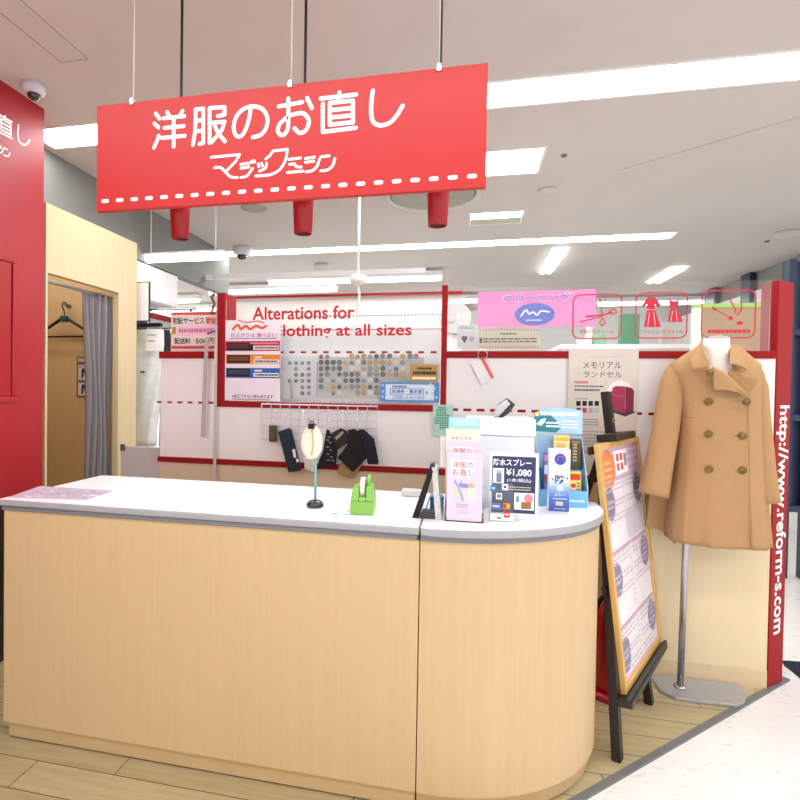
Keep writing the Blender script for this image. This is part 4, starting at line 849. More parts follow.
# rulers hung at the left post
RUL = mat('#b9b5b2', .4, .2, .12, 60, stretch=(1, 1, 6))
rq = at_y(207, 337, YP-.045); t0 = at_y(203, 437, YP-.045)
tag(MB().m(RUL).prism([(rq.x-.012, YP-.05, rq.z), (rq.x+.012, YP-.05, rq.z), (t0.x+.013, YP-.05, t0.z), (t0.x-.013, YP-.05, t0.z)], (0, .004, 0)).build('steel_ruler'), 'shorter grey ruler hanging at the left of the red window post', 'ruler')
rq = at_y(216, 325, YP-.035); t0 = at_y(214.3, 486, YP-.035)
o = MB().m(mat('#cfcbc6', .4, .1, .1, 60, stretch=(1, 1, 8))).prism([(rq.x-.009, YP-.035, rq.z), (rq.x+.009, YP-.035, rq.z), (t0.x+.010, YP-.035, t0.z), (t0.x-.010, YP-.035, t0.z)], (0, .004, 0)).build('long_ruler')
tag(o, 'long pale measuring stick hanging right beside the red window post', 'ruler')
mb = MB().m(flat('#6b6866'))
for i in range(60):
    f = i/60; p = Vector((rq.x+(t0.x-rq.x)*f+.006, YP-.0353, rq.z+(t0.z-rq.z)*f)); mb.box((p.x-(.004 if i % 5 else .008), p.y-.0003, p.z-.0008), (p.x+.003, p.y, p.z+.0008))
mb.build('scale_marks', None, o)
hk = at_y(213.5, 302, YP-.03)
t = thing('hanging_hook', 'brown hook on a thin cord above the two rulers', 'hook', (hk.x, YP-.03, hk.z-.06))
MB().m(mat('#6e4f3c', .5)).tube(smooth_pts([(hk.x+.006, YP-.03, hk.z+.05), (hk.x-.012, YP-.03, hk.z+.03), (hk.x+.006, YP-.03, hk.z-.01), (hk.x-.008, YP-.03, hk.z-.05), (hk.x-.002, YP-.04, hk.z-.07)]), .009, 8).build('hook', None, t)
MB().m(GREYP).tube([(hk.x+.003, YP-.03, hk.z+.05), (hk.x+.003, YP-.03, CE)], .0016, 6).build('cord', None, t)
MB().m(flat('#4a4542')).tube([(hk.x-.035, YP-.042, at_y(211, 334, YP-.04).z), (hk.x+.02, YP-.042, at_y(211, 331, YP-.04).z)], .005, 6).build('cross_bar', None, t)
# ------------------------------------------------------------------ coat stand and coat
CY = 3.03
bz = .0062
stand = thing('mannequin_stand', 'white mannequin neck on a chrome pole with flat grey base', 'mannequin', (1.13, 3.05, bz))
bp = [at_z(*p, bz) for p in ((651, 680), (653, 676.5), (662, 674), (700, 679), (728, 683), (741, 688), (747, 697), (744, 705), (736, 708), (700, 704), (676, 700.5), (660, 693))]
bp = [Vector((p.x, min(p.y, 3.172), p.z)) for p in bp]
MB().m(mat('#aaaaae', .35, .3, .06, 60)).prism(bp, (0, 0, .016), .005).build('base', None, stand)
pz = at_z(680, 687, bz+.016); pt = at_y(688, 500, pz.y)
MB().m(CHROME).tube([(pz.x, pz.y, bz+.016), (pz.x+.012, pz.y-.01, 1.3)], .0155, 20).lathe((pz.x, pz.y, bz+.0165), [(.03, 0), (.03, .006), (.017, .012)], 24).build('pole', None, stand)
def ell_ring(cx, cy, z, a, b, n=40, e=2.3, tilt=0):
    r = []
    for k in range(n):
        t = 2*PI*k/n; c, s_ = math.cos(t), math.sin(t)
        x = a*math.copysign(abs(c)**(2/e), c); y = b*math.copysign(abs(s_)**(2/e), s_); r.append((cx+x, cy+y, z+tilt*x))
    return r
def X(px, py, Y=CY): return at_y(px, py, Y).x
def Z(px, py, Y=CY): return at_y(px, py, Y).z
NW = mat('#efe9e2', .45, 0, .02, 10, name='mannequin_cloth')
nr = []
for y, xl, xr, b, cy in ((395, 703, 736, .05, 2.972), (378, 703, 735, .058, 2.972), (362, 703, 730, .058, 2.98), (350, 703.6, 729.2, .06, 2.99), (338.5, 704.2, 728.6, .062, 2.99)):
    a0, a1 = X(xl, y, cy), X(xr, y, cy); nr.append(ell_ring((a0+a1)/2, cy, Z(716, y, cy), (a1-a0)/2, b, 36, 2.0))
nk = MB().m(NW).loft(nr).build('neck', None, stand)
a0, a1 = X(704.2, 338.5, 2.99), X(728.6, 338.5, 2.99)
MB().m(CHROME).loft([ell_ring((a0+a1)/2, 2.99, Z(716, 338.5, 2.99)+h, (a1-a0)/2*k, .064*k, 36, 2.0) for h, k in ((.0005, .97), (.003, 1.0), (.007, .97), (.008, .5))]).build('neck_cap', None, nk)
# coat body
CAM = mat('#b58f66', .85, 0, .035, 70, name='camel_wool', spec=.15, bump=.15)
CAMD = mat('#ab855c', .85, 0, .035, 70, name='camel_wool_facing', spec=.15, bump=.15)
COAT = [(547, 666.5, 767, .150), (532, 667, 766, .146), (500, 670, 763.5, .138), (470, 673.5, 761, .130), (440, 676.5, 758.5, .124), (415, 678, 757.5, .122), (395, 677, 757.5, .120), (380, 673, 758.5, .112), (371, 669.5, 760, .098), (364.5, 670, 759.5, .082), (358, 679, 752, .070), (351, 690, 744, .060), (345, 699, 736, .05)]
prof = []
for y, xl, xr, b in COAT: a0, a1 = X(xl, y), X(xr, y); prof.append((Z(720, y, 2.91 if y > 430 else 2.91+.12*(430-y)/85), (a0+a1)/2, (a1-a0)/2, b))
def coat_front(x, z, off=0):
    for (z0, c0, a0, b0), (z1, c1, a1, b1) in zip(prof, prof[1:]):
        if z0 <= z <= z1 or (z < z0 and z0 == prof[0][0]):
            f = max(0, min(1, (z-z0)/(z1-z0))); c, a, b = c0+(c1-c0)*f, a0+(a1-a0)*f, b0+(b1-b0)*f; t = min(.98, abs(x-c)/a); e = 2.6
            return CY-b*(1-t**e)**(1/e)-off
    return CY-.05-off
coat = thing('coat', 'camel double breasted wool coat with brass buttons on the mannequin stand', 'coat', (1.21, CY, prof[0][0]))
rings = []
for i in range(len(prof)-1):
    for k in range(3):
        f = k/3; q = [p+(r-p)*f for p, r in zip(prof[i], prof[i+1])]; rr_ = ell_ring(q[1], CY, q[0], q[2], q[3], 72, 2.6)
        fl = max(0, 1-(q[0]-prof[0][0])/.55)
        rings.append([(x+.004*fl*math.sin(j*.9+1), y+.010*fl*fl*math.sin(j*.7)+.004*fl*math.sin(j*1.7), z) for j, (x, y, z) in enumerate(rr_)])
q = prof[-1]; rings.append(ell_ring(q[1], CY, q[0], q[2], q[3], 72, 2.6))
inner = [(q0x*.97+.03*prof[0][1], (q0y-CY)*.95+CY, z+.0) for q0x, q0y, z in rings[0]]
mb = MB().m(CAM); mb.loft([[(x*.98+.02*prof[0][1], (y-CY)*.96+CY, z+.15) for x, y, z in inner], inner]+rings, False); mb.build('coat_body', None, coat)
def sleeve(path, name):
    rs = []
    for i, (px, py, r, Y) in enumerate(path):
        c = at_y(px, py, Y); rs.append((c, r))
    mb = MB().m(CAM); L_ = []
    P_ = [c for c, r in rs]; SM = []
    for i in range(len(rs)-1):
        for k in range(5): f = k/5; SM.append((P_[i].lerp(P_[i+1], f), rs[i][1]+(rs[i+1][1]-rs[i][1])*f))
    SM.append(rs[-1]); n = 28
    for i, (c, r) in enumerate(SM):
        t = (SM[min(i+1, len(SM)-1)][0]-SM[max(i-1, 0)][0]).normalized(); u = Vector((0, 1, 0)).cross(t).normalized(); w_ = t.cross(u).normalized(); fl = i/len(SM)
        L_.append([c+u*r*math.cos(2*PI*k/n)*(1+.02*math.sin(k*2+i*.7))+w_*r*(.95-.1*fl)*math.sin(2*PI*k/n) for k in range(n)])
    L_.append([c_+(SM[-1][0]-c_)*.12 for c_ in L_[-1]]); L_.append([c_+(SM[-2][0]-SM[-1][0])*1.3 for c_ in L_[-1]])
    mb.loft(L_, False); return mb.build(name, None, coat)
sleeve([(678, 364, .018, 3.03), (674.5, 372, .042, 3.03), (672, 386, .056, 3.02), (669, 408, .059, 3.01), (664.5, 435, .060, 2.985), (659, 465, .063, 2.965), (653, 495, .068, 2.95)], 'sleeve')
sleeve([(751, 365, .018, 3.03), (755, 374, .036, 3.03), (757, 388, .045, 3.03), (758.5, 408, .046, 3.02), (761, 435, .046, 3.0), (764.5, 468, .046, 2.985), (769, 503, .046, 2.97)], 'sleeve')
# back hem panel that flares out at the left under the sleeve
mb = MB().m(CAM); pts = [(650, 490, 3.06), (676, 490, 3.07), (676, 545, 3.09), (662, 530, 3.09), (646, 526, 3.08)]
mb.prism([at_y(*p) for p in pts], (0, .01, 0), .004); mb.build('back_hem', None, coat)
# collar and lapels
def k5(p): return (680+p[0]/5, 320+p[1]/5)
def flap(pts, m_, name, th=.010):
    P_ = [at_y(*k5(p[:2]), p[2]) for p in pts]; mb = MB().m(m_); c = sum(P_, Vector())/len(P_)
    a = [mb.bm.verts.new(p) for p in P_]; mid = [mb.bm.verts.new(p.lerp(c, .35)+Vector((0, -.004, 0))) for p in P_]; cc = mb.bm.verts.new(c+Vector((0, -.006, 0))); n = len(P_)
    for i in range(n): mb._face([a[i], a[(i+1) % n], mid[(i+1) % n], mid[i]], True); mb._face([mid[i], mid[(i+1) % n], cc], True)
    o = mb.build(name, None, coat); md = o.modifiers.new('solid', 'SOLIDIFY'); md.thickness = th; md.offset = -1; b_ = o.modifiers.new('bevel', 'BEVEL'); b_.width = .003; b_.segments = 2; return o
flap([(112, 105, 2.985), (90, 140, 2.965), (52, 205, 2.925), (58, 232, 2.905), (64, 252, 2.895), (105, 245, 2.885), (152, 226, 2.878), (150, 212, 2.88), (128, 165, 2.905), (116, 128, 2.95)], CAM, 'collar')
flap([(246, 130, 2.985), (285, 150, 2.965), (312, 195, 2.935), (333, 243, 2.905), (326, 252, 2.90), (300, 235, 2.895), (262, 224, 2.885), (244, 228, 2.885), (246, 180, 2.905)], CAM, 'collar')
flap([(243, 228, 2.894), (252, 250, 2.89), (300, 272, 2.885), (380, 300, 2.885), (372, 325, 2.885), (337, 378, 2.882), (300, 345, 2.885), (240, 284, 2.892)], CAMD, 'lapel')
flap([(158, 236, 2.884), (166, 348, 2.872), (240, 350, 2.872), (290, 362, 2.872), (338, 385, 2.874), (325, 362, 2.876), (242, 284, 2.882), (200, 254, 2.882)], CAM, 'lapel')
flap([(246, 132, 2.998), (262, 150, 2.978), (285, 185, 2.955), (316, 226, 2.925), (322, 240, 2.915), (296, 232, 2.905), (258, 222, 2.90), (248, 190, 2.92)], mat('#4a3826', .9, 0, .1, 40), 'collar_lining', .004)
# placket edge, waist seam, pocket
def seam(pts, r, m_, name): MB().m(m_).tube([(lambda q: (q.x, coat_front(q.x, q.z, .0005), q.z))(at_y(px, py, 2.91)) for px, py in pts], r, 6).build(name, None, coat)
SEAM = mat('#8e653c', .9)
seam([(748.5, 396+i*6.5) for i in range(24)], .0026, CAM, 'front_edge'); seam([(749.4, 397+i*6.5) for i in range(24)], .0011, SEAM, 'edge_seam')
seam([(681, 417.5), (695, 418), (712, 419)], .001, SEAM, 'waist_seam'); seam([(677.5, 456), (676.5, 470), (675, 487), (673.5, 496)], .0016, SEAM, 'pocket')
BR = mat('#78603a', .35, .7, .25, 60, name='aged_brass')
for px, py, big in ((707.4, 372.8, 1), (710.4, 401.8, 1), (743.6, 401.8, 1), (710, 434.4, 1), (743.4, 436.2, 1), (709.8, 469.4, 1), (743, 470.4, 1)):
    q = at_y(px, py, 2.895); y = min(coat_front(q.x, q.z, .001), 2.915)
    if py < 380: y = 2.872
    if 400 < py < 403 and px > 740: y = 2.872
    bt_ = MB().m(BR).lathe((q.x, y, q.z), [(.011, .002), (.0175, -.003), (.0175, -.006), (.015, -.009), (.013, -.008), (.009, -.0112), (.0005, -.0125)], 22, 'y').build('button', None, coat)
    if px > 740 and py > 410: MB().m(SEAM).box((q.x-.034, y-.0025, q.z-.0015), (q.x-.019, y-.0005, q.z+.0015)).build('buttonhole', None, bt_)

# ------------------------------------------------------------------ easel with price board
ang = 1.07453539; c0 = Vector((.606*1.1+.016*math.cos(ang), 2.25*1.1+.016*math.sin(ang), 1.5-1.1447*1.1)); lean = .1273; u = Vector((math.cos(ang), math.sin(ang), 0)); n = Vector((math.sin(ang), -math.cos(ang), 0)); up = Vector((0, 0, math.cos(lean)))-n*math.sin(lean); nn = u.cross(up)
Wb, Hb = .6267*1.1, .95236*1.1
brd = thing('price_board', 'tall wood framed price board with lilac header standing on the easel', 'board', c0+u*Wb/2)
def bar(a, b, w, d, m_, name, par, wd=None, dd=None):   # a bar from a to b with width along wd and depth along dd
    wd = wd or u; dd = dd or nn; P_ = [a+wd*i*w/2+dd*j*d/2 for i, j in ((-1, -1), (1, -1), (1, 1), (-1, 1))]; return MB().m(m_).prism(P_, b-a, .002).build(name, None, par)
OAK = wood('#d9ae66', .08, .4, (9, 9, 1.2))
e = .028
MB().m(OAK).prism([c0+nn*-.012, c0+u*Wb+nn*-.012, c0+u*Wb+up*Hb+nn*-.012, c0+up*Hb+nn*-.012], nn*.009).build('backing', None, brd)
for a, b, w, wd in ((c0+u*e/2, c0+u*e/2+up*Hb, e, u), (c0+u*(Wb-e/2), c0+u*(Wb-e/2)+up*Hb, e, u)): bar(a, b, w, .018, OAK, 'frame_stile', brd, wd)
for a, b in ((c0+u*e+up*e/2, c0+u*(Wb-e)+up*e/2), (c0+u*e+up*(Hb-e/2), c0+u*(Wb-e)+up*(Hb-e/2))): bar(a, b, e, .018, OAK, 'frame_rail', brd, up)
sh = Sheet(c0-nn*.0022, u, up); w0, w1, h0, h1 = e, Wb-e, e, Hb-e
def R(m_, a, b, c, d): sh.rect(m_, w0+(w1-w0)*a, h0+(h1-h0)*b, w0+(w1-w0)*c, h0+(h1-h0)*d)
R(mat('#e9e3ea', .35), 0, 0, 1, 1); sh.up(); LIL = flat('#cfa9cf', .4)
R(LIL, 0, .845, 1, 1); R(flat('#c9a0c0', .4), 0, .535, 1, .55); R(flat('#c9a0c0', .4), 0, .215, 1, .23); R(flat('#dab9d3', .4), 0, 0, .02, .84); R(flat('#dab9d3', .4), .98, 0, 1, .84); R(flat('#dab9d3', .4), 0, 0, 1, .015)
sh.up()
for k in range(4): R(flat('#dfc3e0', .4), .28, .862+k*.035, .98, .876+k*.035)
for k in range(34): R(flat('#d98fae', .4), .485, .03+k*.024, .497, .042+k*.024)
R(WHITEP, .34, .87, .68, .98); R(flat('#cfc9d4', .4), .48, .56, 1, .70); sh.up(.0003)
for i in range(2):
    for j in range(2): R(flat('#d2606e'), .38+i*.10, .885+j*.045, .45+i*.10, .92+j*.045)
R(flat('#9a93a0'), .58, .90, .66, .96)
SLT = flat('#83799b', .4); ORG = flat('#e2814c', .4)
def E_(m_, a, b, ra, rb): sh.ell(m_, w0+(w1-w0)*a, h0+(h1-h0)*b, (w1-w0)*ra, (h1-h0)*rb)
E_(ORG, .16, .905, .17, .088)
for a, b in ((.12, .755), (.88, .775), (.10, .425), (.88, .455), (.10, .105), (.88, .135)): E_(SLT, a, b, .115, .075)
sh.up(.0003)
for k in range(3): R(flat('#efb28c'), .07, .87+k*.03, .25, .882+k*.03)
for a, b in ((.12, .755), (.88, .775), (.10, .425), (.88, .455), (.10, .105), (.88, .135)):
    for k in range(2): R(flat('#b9b1c9'), a-.06, b-.02+k*.026, a+.06, b-.011+k*.026)
rd = random.Random(5)
for blk in range(3):
    for cx_ in (0.04, .53):
        for rr2 in range(9):
            x_ = cx_+.02
            if rr2 in (2, 5): continue
            while x_ < cx_+.42:
                l = rd.uniform(.02, .06); y_ = .03+blk*.32+rr2*.021
                if rr2 > 5: y_ += .01
                R(flat('#cac3c9'), x_, y_, min(x_+l, cx_+.43), y_+.009); x_ += l+.02
sh.build('printed_poster', brd)
# the easel itself
es = thing('easel', 'dark brown wooden easel holding the tall price board', 'easel', (.72, 2.75, .006))
def leg_at(s, h, back=0): return c0+u*s+up*h-nn*(.030+back)
def foot(p, d):  # follow a direction down to the floor
    return p+d*((.0065-p.z)/d.z)
for s_ in (-.082, .47):
    top = leg_at(s_+(.24 if s_ < 0 else -.16), .98); bt = foot(leg_at(s_, 0), -up); bar(bt, top, .042, .036, DARKBR, 'leg', es)
mt_ = c0+u*.39-nn*.045; bar(mt_+up*.80, mt_+up*1.285, .062, .034, DARKBR, 'mast', es); 
bar(c0+u*.02-nn*.037+up*1.02, c0+u*.48-nn*.037+up*1.02, .035, .018, DARKBR, 'cross_bar', es, up); bar(c0+u*.0-nn*.037+up*.42, c0+u*.50-nn*.037+up*.42, .035, .018, DARKBR, 'cross_bar', es, up)
bar(c0+u*.16-nn*.002+up*(Hb+.018), c0+u*.50-nn*.002+up*(Hb+.018), .034, .085, DARKBR, 'clamp', es, up)
MB().m(BR).lathe(mt_+up*1.14+nn*.014, [(.012, -.008), (.014, 0), (.012, .010)], 14, 'y').build('clamp_knob', None, es)
bar(c0+u*-.06-up*.0145+nn*.012, c0+u*(Wb-.02)-up*.0145+nn*.003, .024, .062, mat('#2f2a26', .45, 0, .1, 12), 'ledge', es, up); bar(c0+u*-.06+up*.004+nn*.027, c0+u*(Wb-.02)+up*.004+nn*.027, .014, .014, mat('#2f2a26', .45), 'ledge_lip', es, up)
tb = c0+u*.25-nn*.06+up*1.0; bk = Vector((tb.x, tb.y, 0))-n*.34; bar(Vector((bk.x, bk.y, .0065)), tb, .03, .026, DARKBR, 'back_leg', es)

# fire extinguisher behind the easel
q = at_z(614, 692, .0065); EX = mat('#b01019', .25, 0, .04, 6, coat=.3); fx, fy = .742, 2.945
ft = thing('fire_extinguisher', 'red fire extinguisher on a round red foot behind the easel', 'fire extinguisher', (fx, fy, .0065))
MB().m(EX).lathe((fx, fy, .0065), [(.115, 0), (.12, .01), (.115, .03), (.09, .034)], 36).build('foot_ring', None, ft)
cyl = MB().m(EX).lathe((fx, fy, .041), [(.084, 0), (.086, .01), (.086, .34), (.078, .385), (.05, .42), (.03, .435)], 36).build('cylinder', None, ft)
MB().m(BLACK).lathe((fx, fy, .4765), [(.022, 0), (.024, .04), (.015, .05)], 20).box((fx-.015, fy-.10, .53), (fx+.015, fy+.03, .545)).box((fx-.015, fy-.11, .558), (fx+.015, fy+.03, .57)).build('valve_handle', None, ft)
MB().m(BLACK).tube(smooth_pts([(fx, fy-.02, .50), (fx-.07, fy-.05, .50), (fx-.11, fy-.07, .38), (fx-.105, fy-.07, .16)]), .011, 10).build('hose', None, ft)
mb = MB().m(flat('#e3e3e6')); rr_ = [[(fx+.0868*math.cos(a), fy+.0868*math.sin(a), z) for a in [math.radians(-120+i*10) for i in range(10)]] for z in (.16, .30)]
vs = [[mb.bm.verts.new(p) for p in r_] for r_ in rr_]
for i in range(9): mb._face([vs[0][i], vs[0][i+1], vs[1][i+1], vs[1][i]], True)
mb.build('label_sticker', None, cyl)

# ------------------------------------------------------------------ between the booth and the partition
gY = 3.28; a, b = at_y(121, 446, gY), at_y(161, 446, gY)
g = thing('swing_gate', 'low pale grey swing gate between the booth and the partition', 'gate', ((a.x+b.x)/2, gY, .01))
gp = bx('gate_panel', (a.x, gY, .10), (-1.912, gY+.03, a.z), mat('#cbc6c9', .5), g, .003); bx('gate_foot', (a.x+.01, gY+.003, .0062), (-1.95, gY+.027, .0998), GREYP, g)
bx('hinge', (a.x+.002, gY-.012, a.z-.03), (a.x+.035, gY-.0005, a.z+.014), mat('#8a8578', .35, .7), gp, .002)
# hung trousers
py = 3.95; TR = mat('#e3e8e9', .85, 0, .08, 18, name='pale_grey_twill', bump=.4)
tw = thing('hanging_trousers', 'pale grey trousers clipped on a hanger beside the booth', 'trousers', at_y(152, 444, py))
def trouser(y, x0, x1, b): a0, a1 = at_y(x0, y, py).x, at_y(x1, y, py).x; return ell_ring((a0+a1)/2, py, at_y(150, y, py).z, (a1-a0)/2, b, 36, 2.6)
mb = MB().m(TR); R_ = [trouser(*p) for p in ((330, 134, 163, .035), (345, 133, 163.5, .05), (370, 132.5, 162, .06), (390, 132.5, 160.5, .058), (420, 133, 157.5, .052), (446, 134, 155.5, .05))]
R2_ = []
for i in range(len(R_)-1):
    for k in range(4): R2_.append([tuple(p+(q_-p)*k/4 for p, q_ in zip(A_, B_)) for A_, B_ in zip(R_[i], R_[i+1])])
R2_.append(R_[-1]); R2_ = [[(x, y+.006*math.sin(j*1.1+i*.5), z) for j, (x, y, z) in enumerate(r_)] for i, r_ in enumerate(R2_)]
mb.loft(R2_).build('trouser_leg', None, tw)
h = at_y(150, 327, py); MB().m(BLACK).box((h.x-.10, py-.02, h.z), (h.x+.10, py+.02, h.z+.03), .006).tube(smooth_pts([(h.x, py, h.z+.03), (h.x, py, h.z+.08), (h.x+.02, py, h.z+.11), (h.x, py, h.z+.13), (h.x-.02, py, h.z+.115)]), .004, 8).build('clip_hanger', None, tw)
tg0, tg1 = at_y(146, 332, py-.08), at_y(158.5, 351, py-.08); bx('paper_tag', (tg0.x, py-.082, tg1.z), (tg1.x, py-.0795, tg0.z), WHITEP, tw); sh = Sheet((0, py-.0826, 0)); sh.lines(flat('#9a9aa0'), 147.5, 334, 156, 336, 1, .6, 3); sh.lines(flat('#9a9aa0'), 147.5, 340, 155, 342, 1, .6, 4); sh.build('tag_print', tw)
MB().m(flat('#4a4a4c')).box((at_y(145, 372, py).x, py-.066, at_y(145, 373, py).z), (at_y(149, 372, py).x, py-.058, at_y(145, 371.3, py).z)).build('pocket_seam', None, tw)
dk = mat('#24242a', .8, 0, .25, 30)
rail = at_y(150, 316, 3.95)
tag(MB().m(CHROME).tube([(-3.3, 3.95, h.z+.137), (-2.05, 3.95, h.z+.137)], .010).tube([(-2.10, 3.95, h.z+.137), (-2.10, 3.95, .007)], .012).tube([(-3.2, 3.95, h.z+.137), (-3.2, 3.95, .007)], .012).build('garment_rail'), 'chrome garment rail carrying the pale trousers beside the booth', 'rail')
def hung(px0, px1, y0, y1, Y, m_, label):
    mb = MB().m(m_); rr_ = []
    for i in range(9):
        y = y0+(y1-y0)*i/8; a0, a1 = at_y(px0, y, Y).x, at_y(px1, y, Y).x; k = 1 if i else .7
        rr_.append([(x+.004*math.sin(j+i), yy_, z) for j, (x, yy_, z) in enumerate(ell_ring((a0+a1)/2, Y, at_y(px0, y, Y).z, (a1-a0)/2*k, .06*k, 24, 2.4))])
    o = mb.loft(rr_).build('hung_garment'); return tag(o, label, 'garment', 'garments on the rail')
hung(161, 170, 330, 446, 4.35, dk, 'dark garment hung behind the trousers against the delivery notice')
tag(MB().m(CHROME).tube([(-3.3, 4.35, at_y(165, 328, 4.35).z), (-2.0, 4.35, at_y(165, 328, 4.35).z)], .010).tube([(-2.05, 4.35, at_y(165, 328, 4.35).z), (-2.05, 4.35, .007)], .012).build('garment_rail'), 'far garment rail with dark clothes behind the trousers', 'rail')
hung(137, 145, 316, 330, 4.2, mat('#3a3a40', .8, 0, .4, 40), 'dark folded garment over the top of the pale trousers')
# storage shelf behind with bags and boxes
xs = -3.05
wl = thing('wall_cabinet', 'white upper wall cabinet below the grey bulkhead', 'cabinet', (-3.1, 4.6, 1.9))
bx('carcass', (-3.35, 4.0, 2.28), (-2.82, 5.0, 2.60), WALLW, wl); bx('door', (-2.8195, 4.02, 2.29), (-2.80, 4.99, 2.595), WHITE, wl)
shf = thing('storage_shelf', 'storage shelf with red front edges beyond the booth', 'shelf', (-3.05, 5.0, 0))
for z in (1.55, 2.16): bx('shelf_board', (-3.35, 4.45, z), (-2.86, 5.95, z+.02), WHITE, shf); bx('red_edge', (-2.8595, 4.45, z-.02), (-2.845, 5.95, z+.03), REDF, shf)
for y in (4.45, 5.93): bx('upright', (-3.35, y, .007), (-2.9, y+.02, 2.16), WHITE, shf)
for (y, d, z, h_, w, cc, lab) in ((4.55, .30, 1.5705, .30, .3, '#c9c9cc', 'pale grey storage box on the shelf beyond the trousers'), (4.95, .25, 1.5705, .34, .3, '#6f6a92', 'purple grey bag on the storage shelf'), (5.3, .35, 1.5705, .33, .3, '#c3cfd8', 'pale blue box on the storage shelf'), (4.6, .5, 1.9155, .12, .3, '#1f2a28', 'black folded bag stacked high on the storage shelf'), (5.3, .5, 1.905, .17, .32, '#9a7a48', 'brown cardboard box high on the storage shelf')):
    tag(bx('storage_box', (-3.2, y, z), (-3.2+w, y+d, z+h_), mat(cc, .6, 0, .15, 9), None, .015), lab, 'box', 'boxes on the storage shelf')
fm = at_y(141, 297, 3.76); tag(MB().m(DARKG).box((fm.x-.09, 3.79, at_y(141, 321, 3.76).z), (fm.x+.055, 3.80, at_y(141, 281, 3.76).z)).m(WHITEP).box((fm.x-.08, 3.785, at_y(141, 320, 3.76).z), (fm.x+.045, 3.79, at_y(141, 282, 3.76).z)).build('wall_chart'), 'white chart with dark frame at the edge of the booth', 'chart')
# delivery notice standing behind the low partition
def d_del(sh):
    RD = flat('#d2424a'); sh.prect(RD, 171.5, 312.5, 216.5, 315.5); sh.prect(RD, 171.5, 345.5, 216.5, 348.5); sh.up(.0003)
    for i in range(14): sh.pell(mat('#e6ddd6', .5), 172+i*3.2, 314.6, 174.6+i*3.2, 316.6); sh.pell(mat('#e6ddd6', .5), 172+i*3.2, 344.3, 174.6+i*3.2, 346.3)
    sh.prect(flat('#eac3d2'), 177, 325.5, 216, 335.5); sh.up(.0003); BK = flat('#35302f'); sh.ptext(BK, '宅配サービス', 172.5, 317.2, 204.5, 324.2, .018); sh.ptext(flat('#d2424a'), '開始', 206, 317, 216, 324.2, .02); sh.ptext(BK, '配送料', 174.5, 338, 190.5, 344, .018); sh.ptext(BK, '500円', 195.5, 338, 215, 344, .014); sh.lines(flat('#c67aa6'), 179, 328, 214, 333, 1, .8, 4); sh.prect(flat('#b08a5a'), 172, 327, 176, 334)
card(171.3, 311.5, 217, 349.5, YP+.075, 'delivery_notice', 'delivery notice with red scalloped borders behind the low partition rail', 'notice', mat('#e6ddd6', .5), .002, d_del)
bx('notice_backing', (at_y(171.3, 330, YP+.08).x, YP+.0775, 1.0), (-1.515, YP+.082, at_y(190, 312, YP+.08).z), WALLW, low)

# ------------------------------------------------------------------ seen through the glass
def d_clean(sh):
    BL = flat('#3f63b0'); sh.up(.0003); sh.ptext(WHITEP, 'クリーニング', 502.4, 293.3, 571.6, 301.6, .022); sh.up(.0004); sh.ptext(BL, 'クリーニング', 503, 294, 571, 301, .012)
    sh.pell(flat('#5560b4'), 514.5, 303, 555, 325.5); sh.up(.0003); sh.pstroke(flat('#d7d9f2'), [(521, 316), (526, 310), (529, 314), (533, 312), (537, 315), (541, 311), (549, 312)], .010, curve=True); sh.lines(flat('#c3c6ea'), 526, 319, 542, 321.5, 1, .6, 4)
card(477.5, 290.5, 596, 326.8, YP+.45, 'cleaning_banner', 'pink banner for cleaning with a blue oval behind the glass', 'banner', mat('#cf7db3', .5), .003, d_clean)
ba, bb = at_y(477.5, 300, YP+.46), at_y(596, 300, YP+.46)
st = thing('banner_stand', 'white shelf unit holding the pink banner behind the glass', 'shelf', ((ba.x+bb.x)/2, YP+.6, .007))
bx('shelf_body', (ba.x-.02, YP+.47, .007), (bb.x+.10, YP+.9, 1.72), WALLW, st); bx('back_post', (ba.x+.02, YP+.455, 1.72), (ba.x+.05, YP+.48, 2.0), WHITE, st); bx('back_post', (bb.x-.05, YP+.455, 1.72), (bb.x-.02, YP+.48, 2.0), WHITE, st)
def d_info(sh):
    RD = flat('#dc9a86')
    for i in range(20): sh.pell(RD, 479.5+i*3, 328.8, 481.5+i*3, 330.8); sh.pell(RD, 479.5+i*3, 346, 481.5+i*3, 348)
    sh.lines(flat('#6a5f55'), 500, 332.5, 517, 335, 1, .6, 3); sh.lines(flat('#7a6f60'), 483, 337.5, 537, 343, 2, .55, 5); sh.prect(flat('#4a433c'), 479.6, 338, 482, 343)
card(478.5, 329.5, 540, 348.5, YP+.03, 'info_strip', 'cream notice strip with scalloped edge under the pink banner', 'notice', mat('#e9dfc6', .5), .002, d_info)
def d_heart(sh):
    sh.lines(flat('#7fb0b8'), 459, 326, 475, 329, 2, .5, 3); sh.pell(flat('#6a4468'), 461.5, 336, 465, 340); sh.pell(flat('#6a4468'), 464, 336, 467.5, 340); sh.ppoly(flat('#6a4468'), [(461.8, 338.5), (467.3, 338.5), (464.5, 343.5)]); sh.pell(flat('#d3b3c4'), 469, 336, 474, 342)
card(457, 325, 478, 348.5, YP+.028, 'heart_leaflet', 'small white leaflet with dark heart shape behind the glass', 'leaflet', mat('#efeff0', .5), .002, d_heart)
bx('glass_shelf', (rx0+.01, YP+.056, 1.69), (1.5, YP+.12, 1.728), WHITE, rt)
dq = at_y(455, 318, 4.4); tag(MB().m(mat('#b9bab6', .5)).lathe((dq.x, 4.4, dq.z), [(.12, 0), (.125, .01), (.12, .02), (.10, .022)], 32, 'y').lathe((dq.x-.03, 4.398, dq.z), [(.03, -.01), (.03, 0)], 16, 'y').tube([(dq.x, 4.43, dq.z), (dq.x, 4.43, .008)], .015).build('desk_fan'), 'grey round fan on a pole behind the middle red post', 'fan')
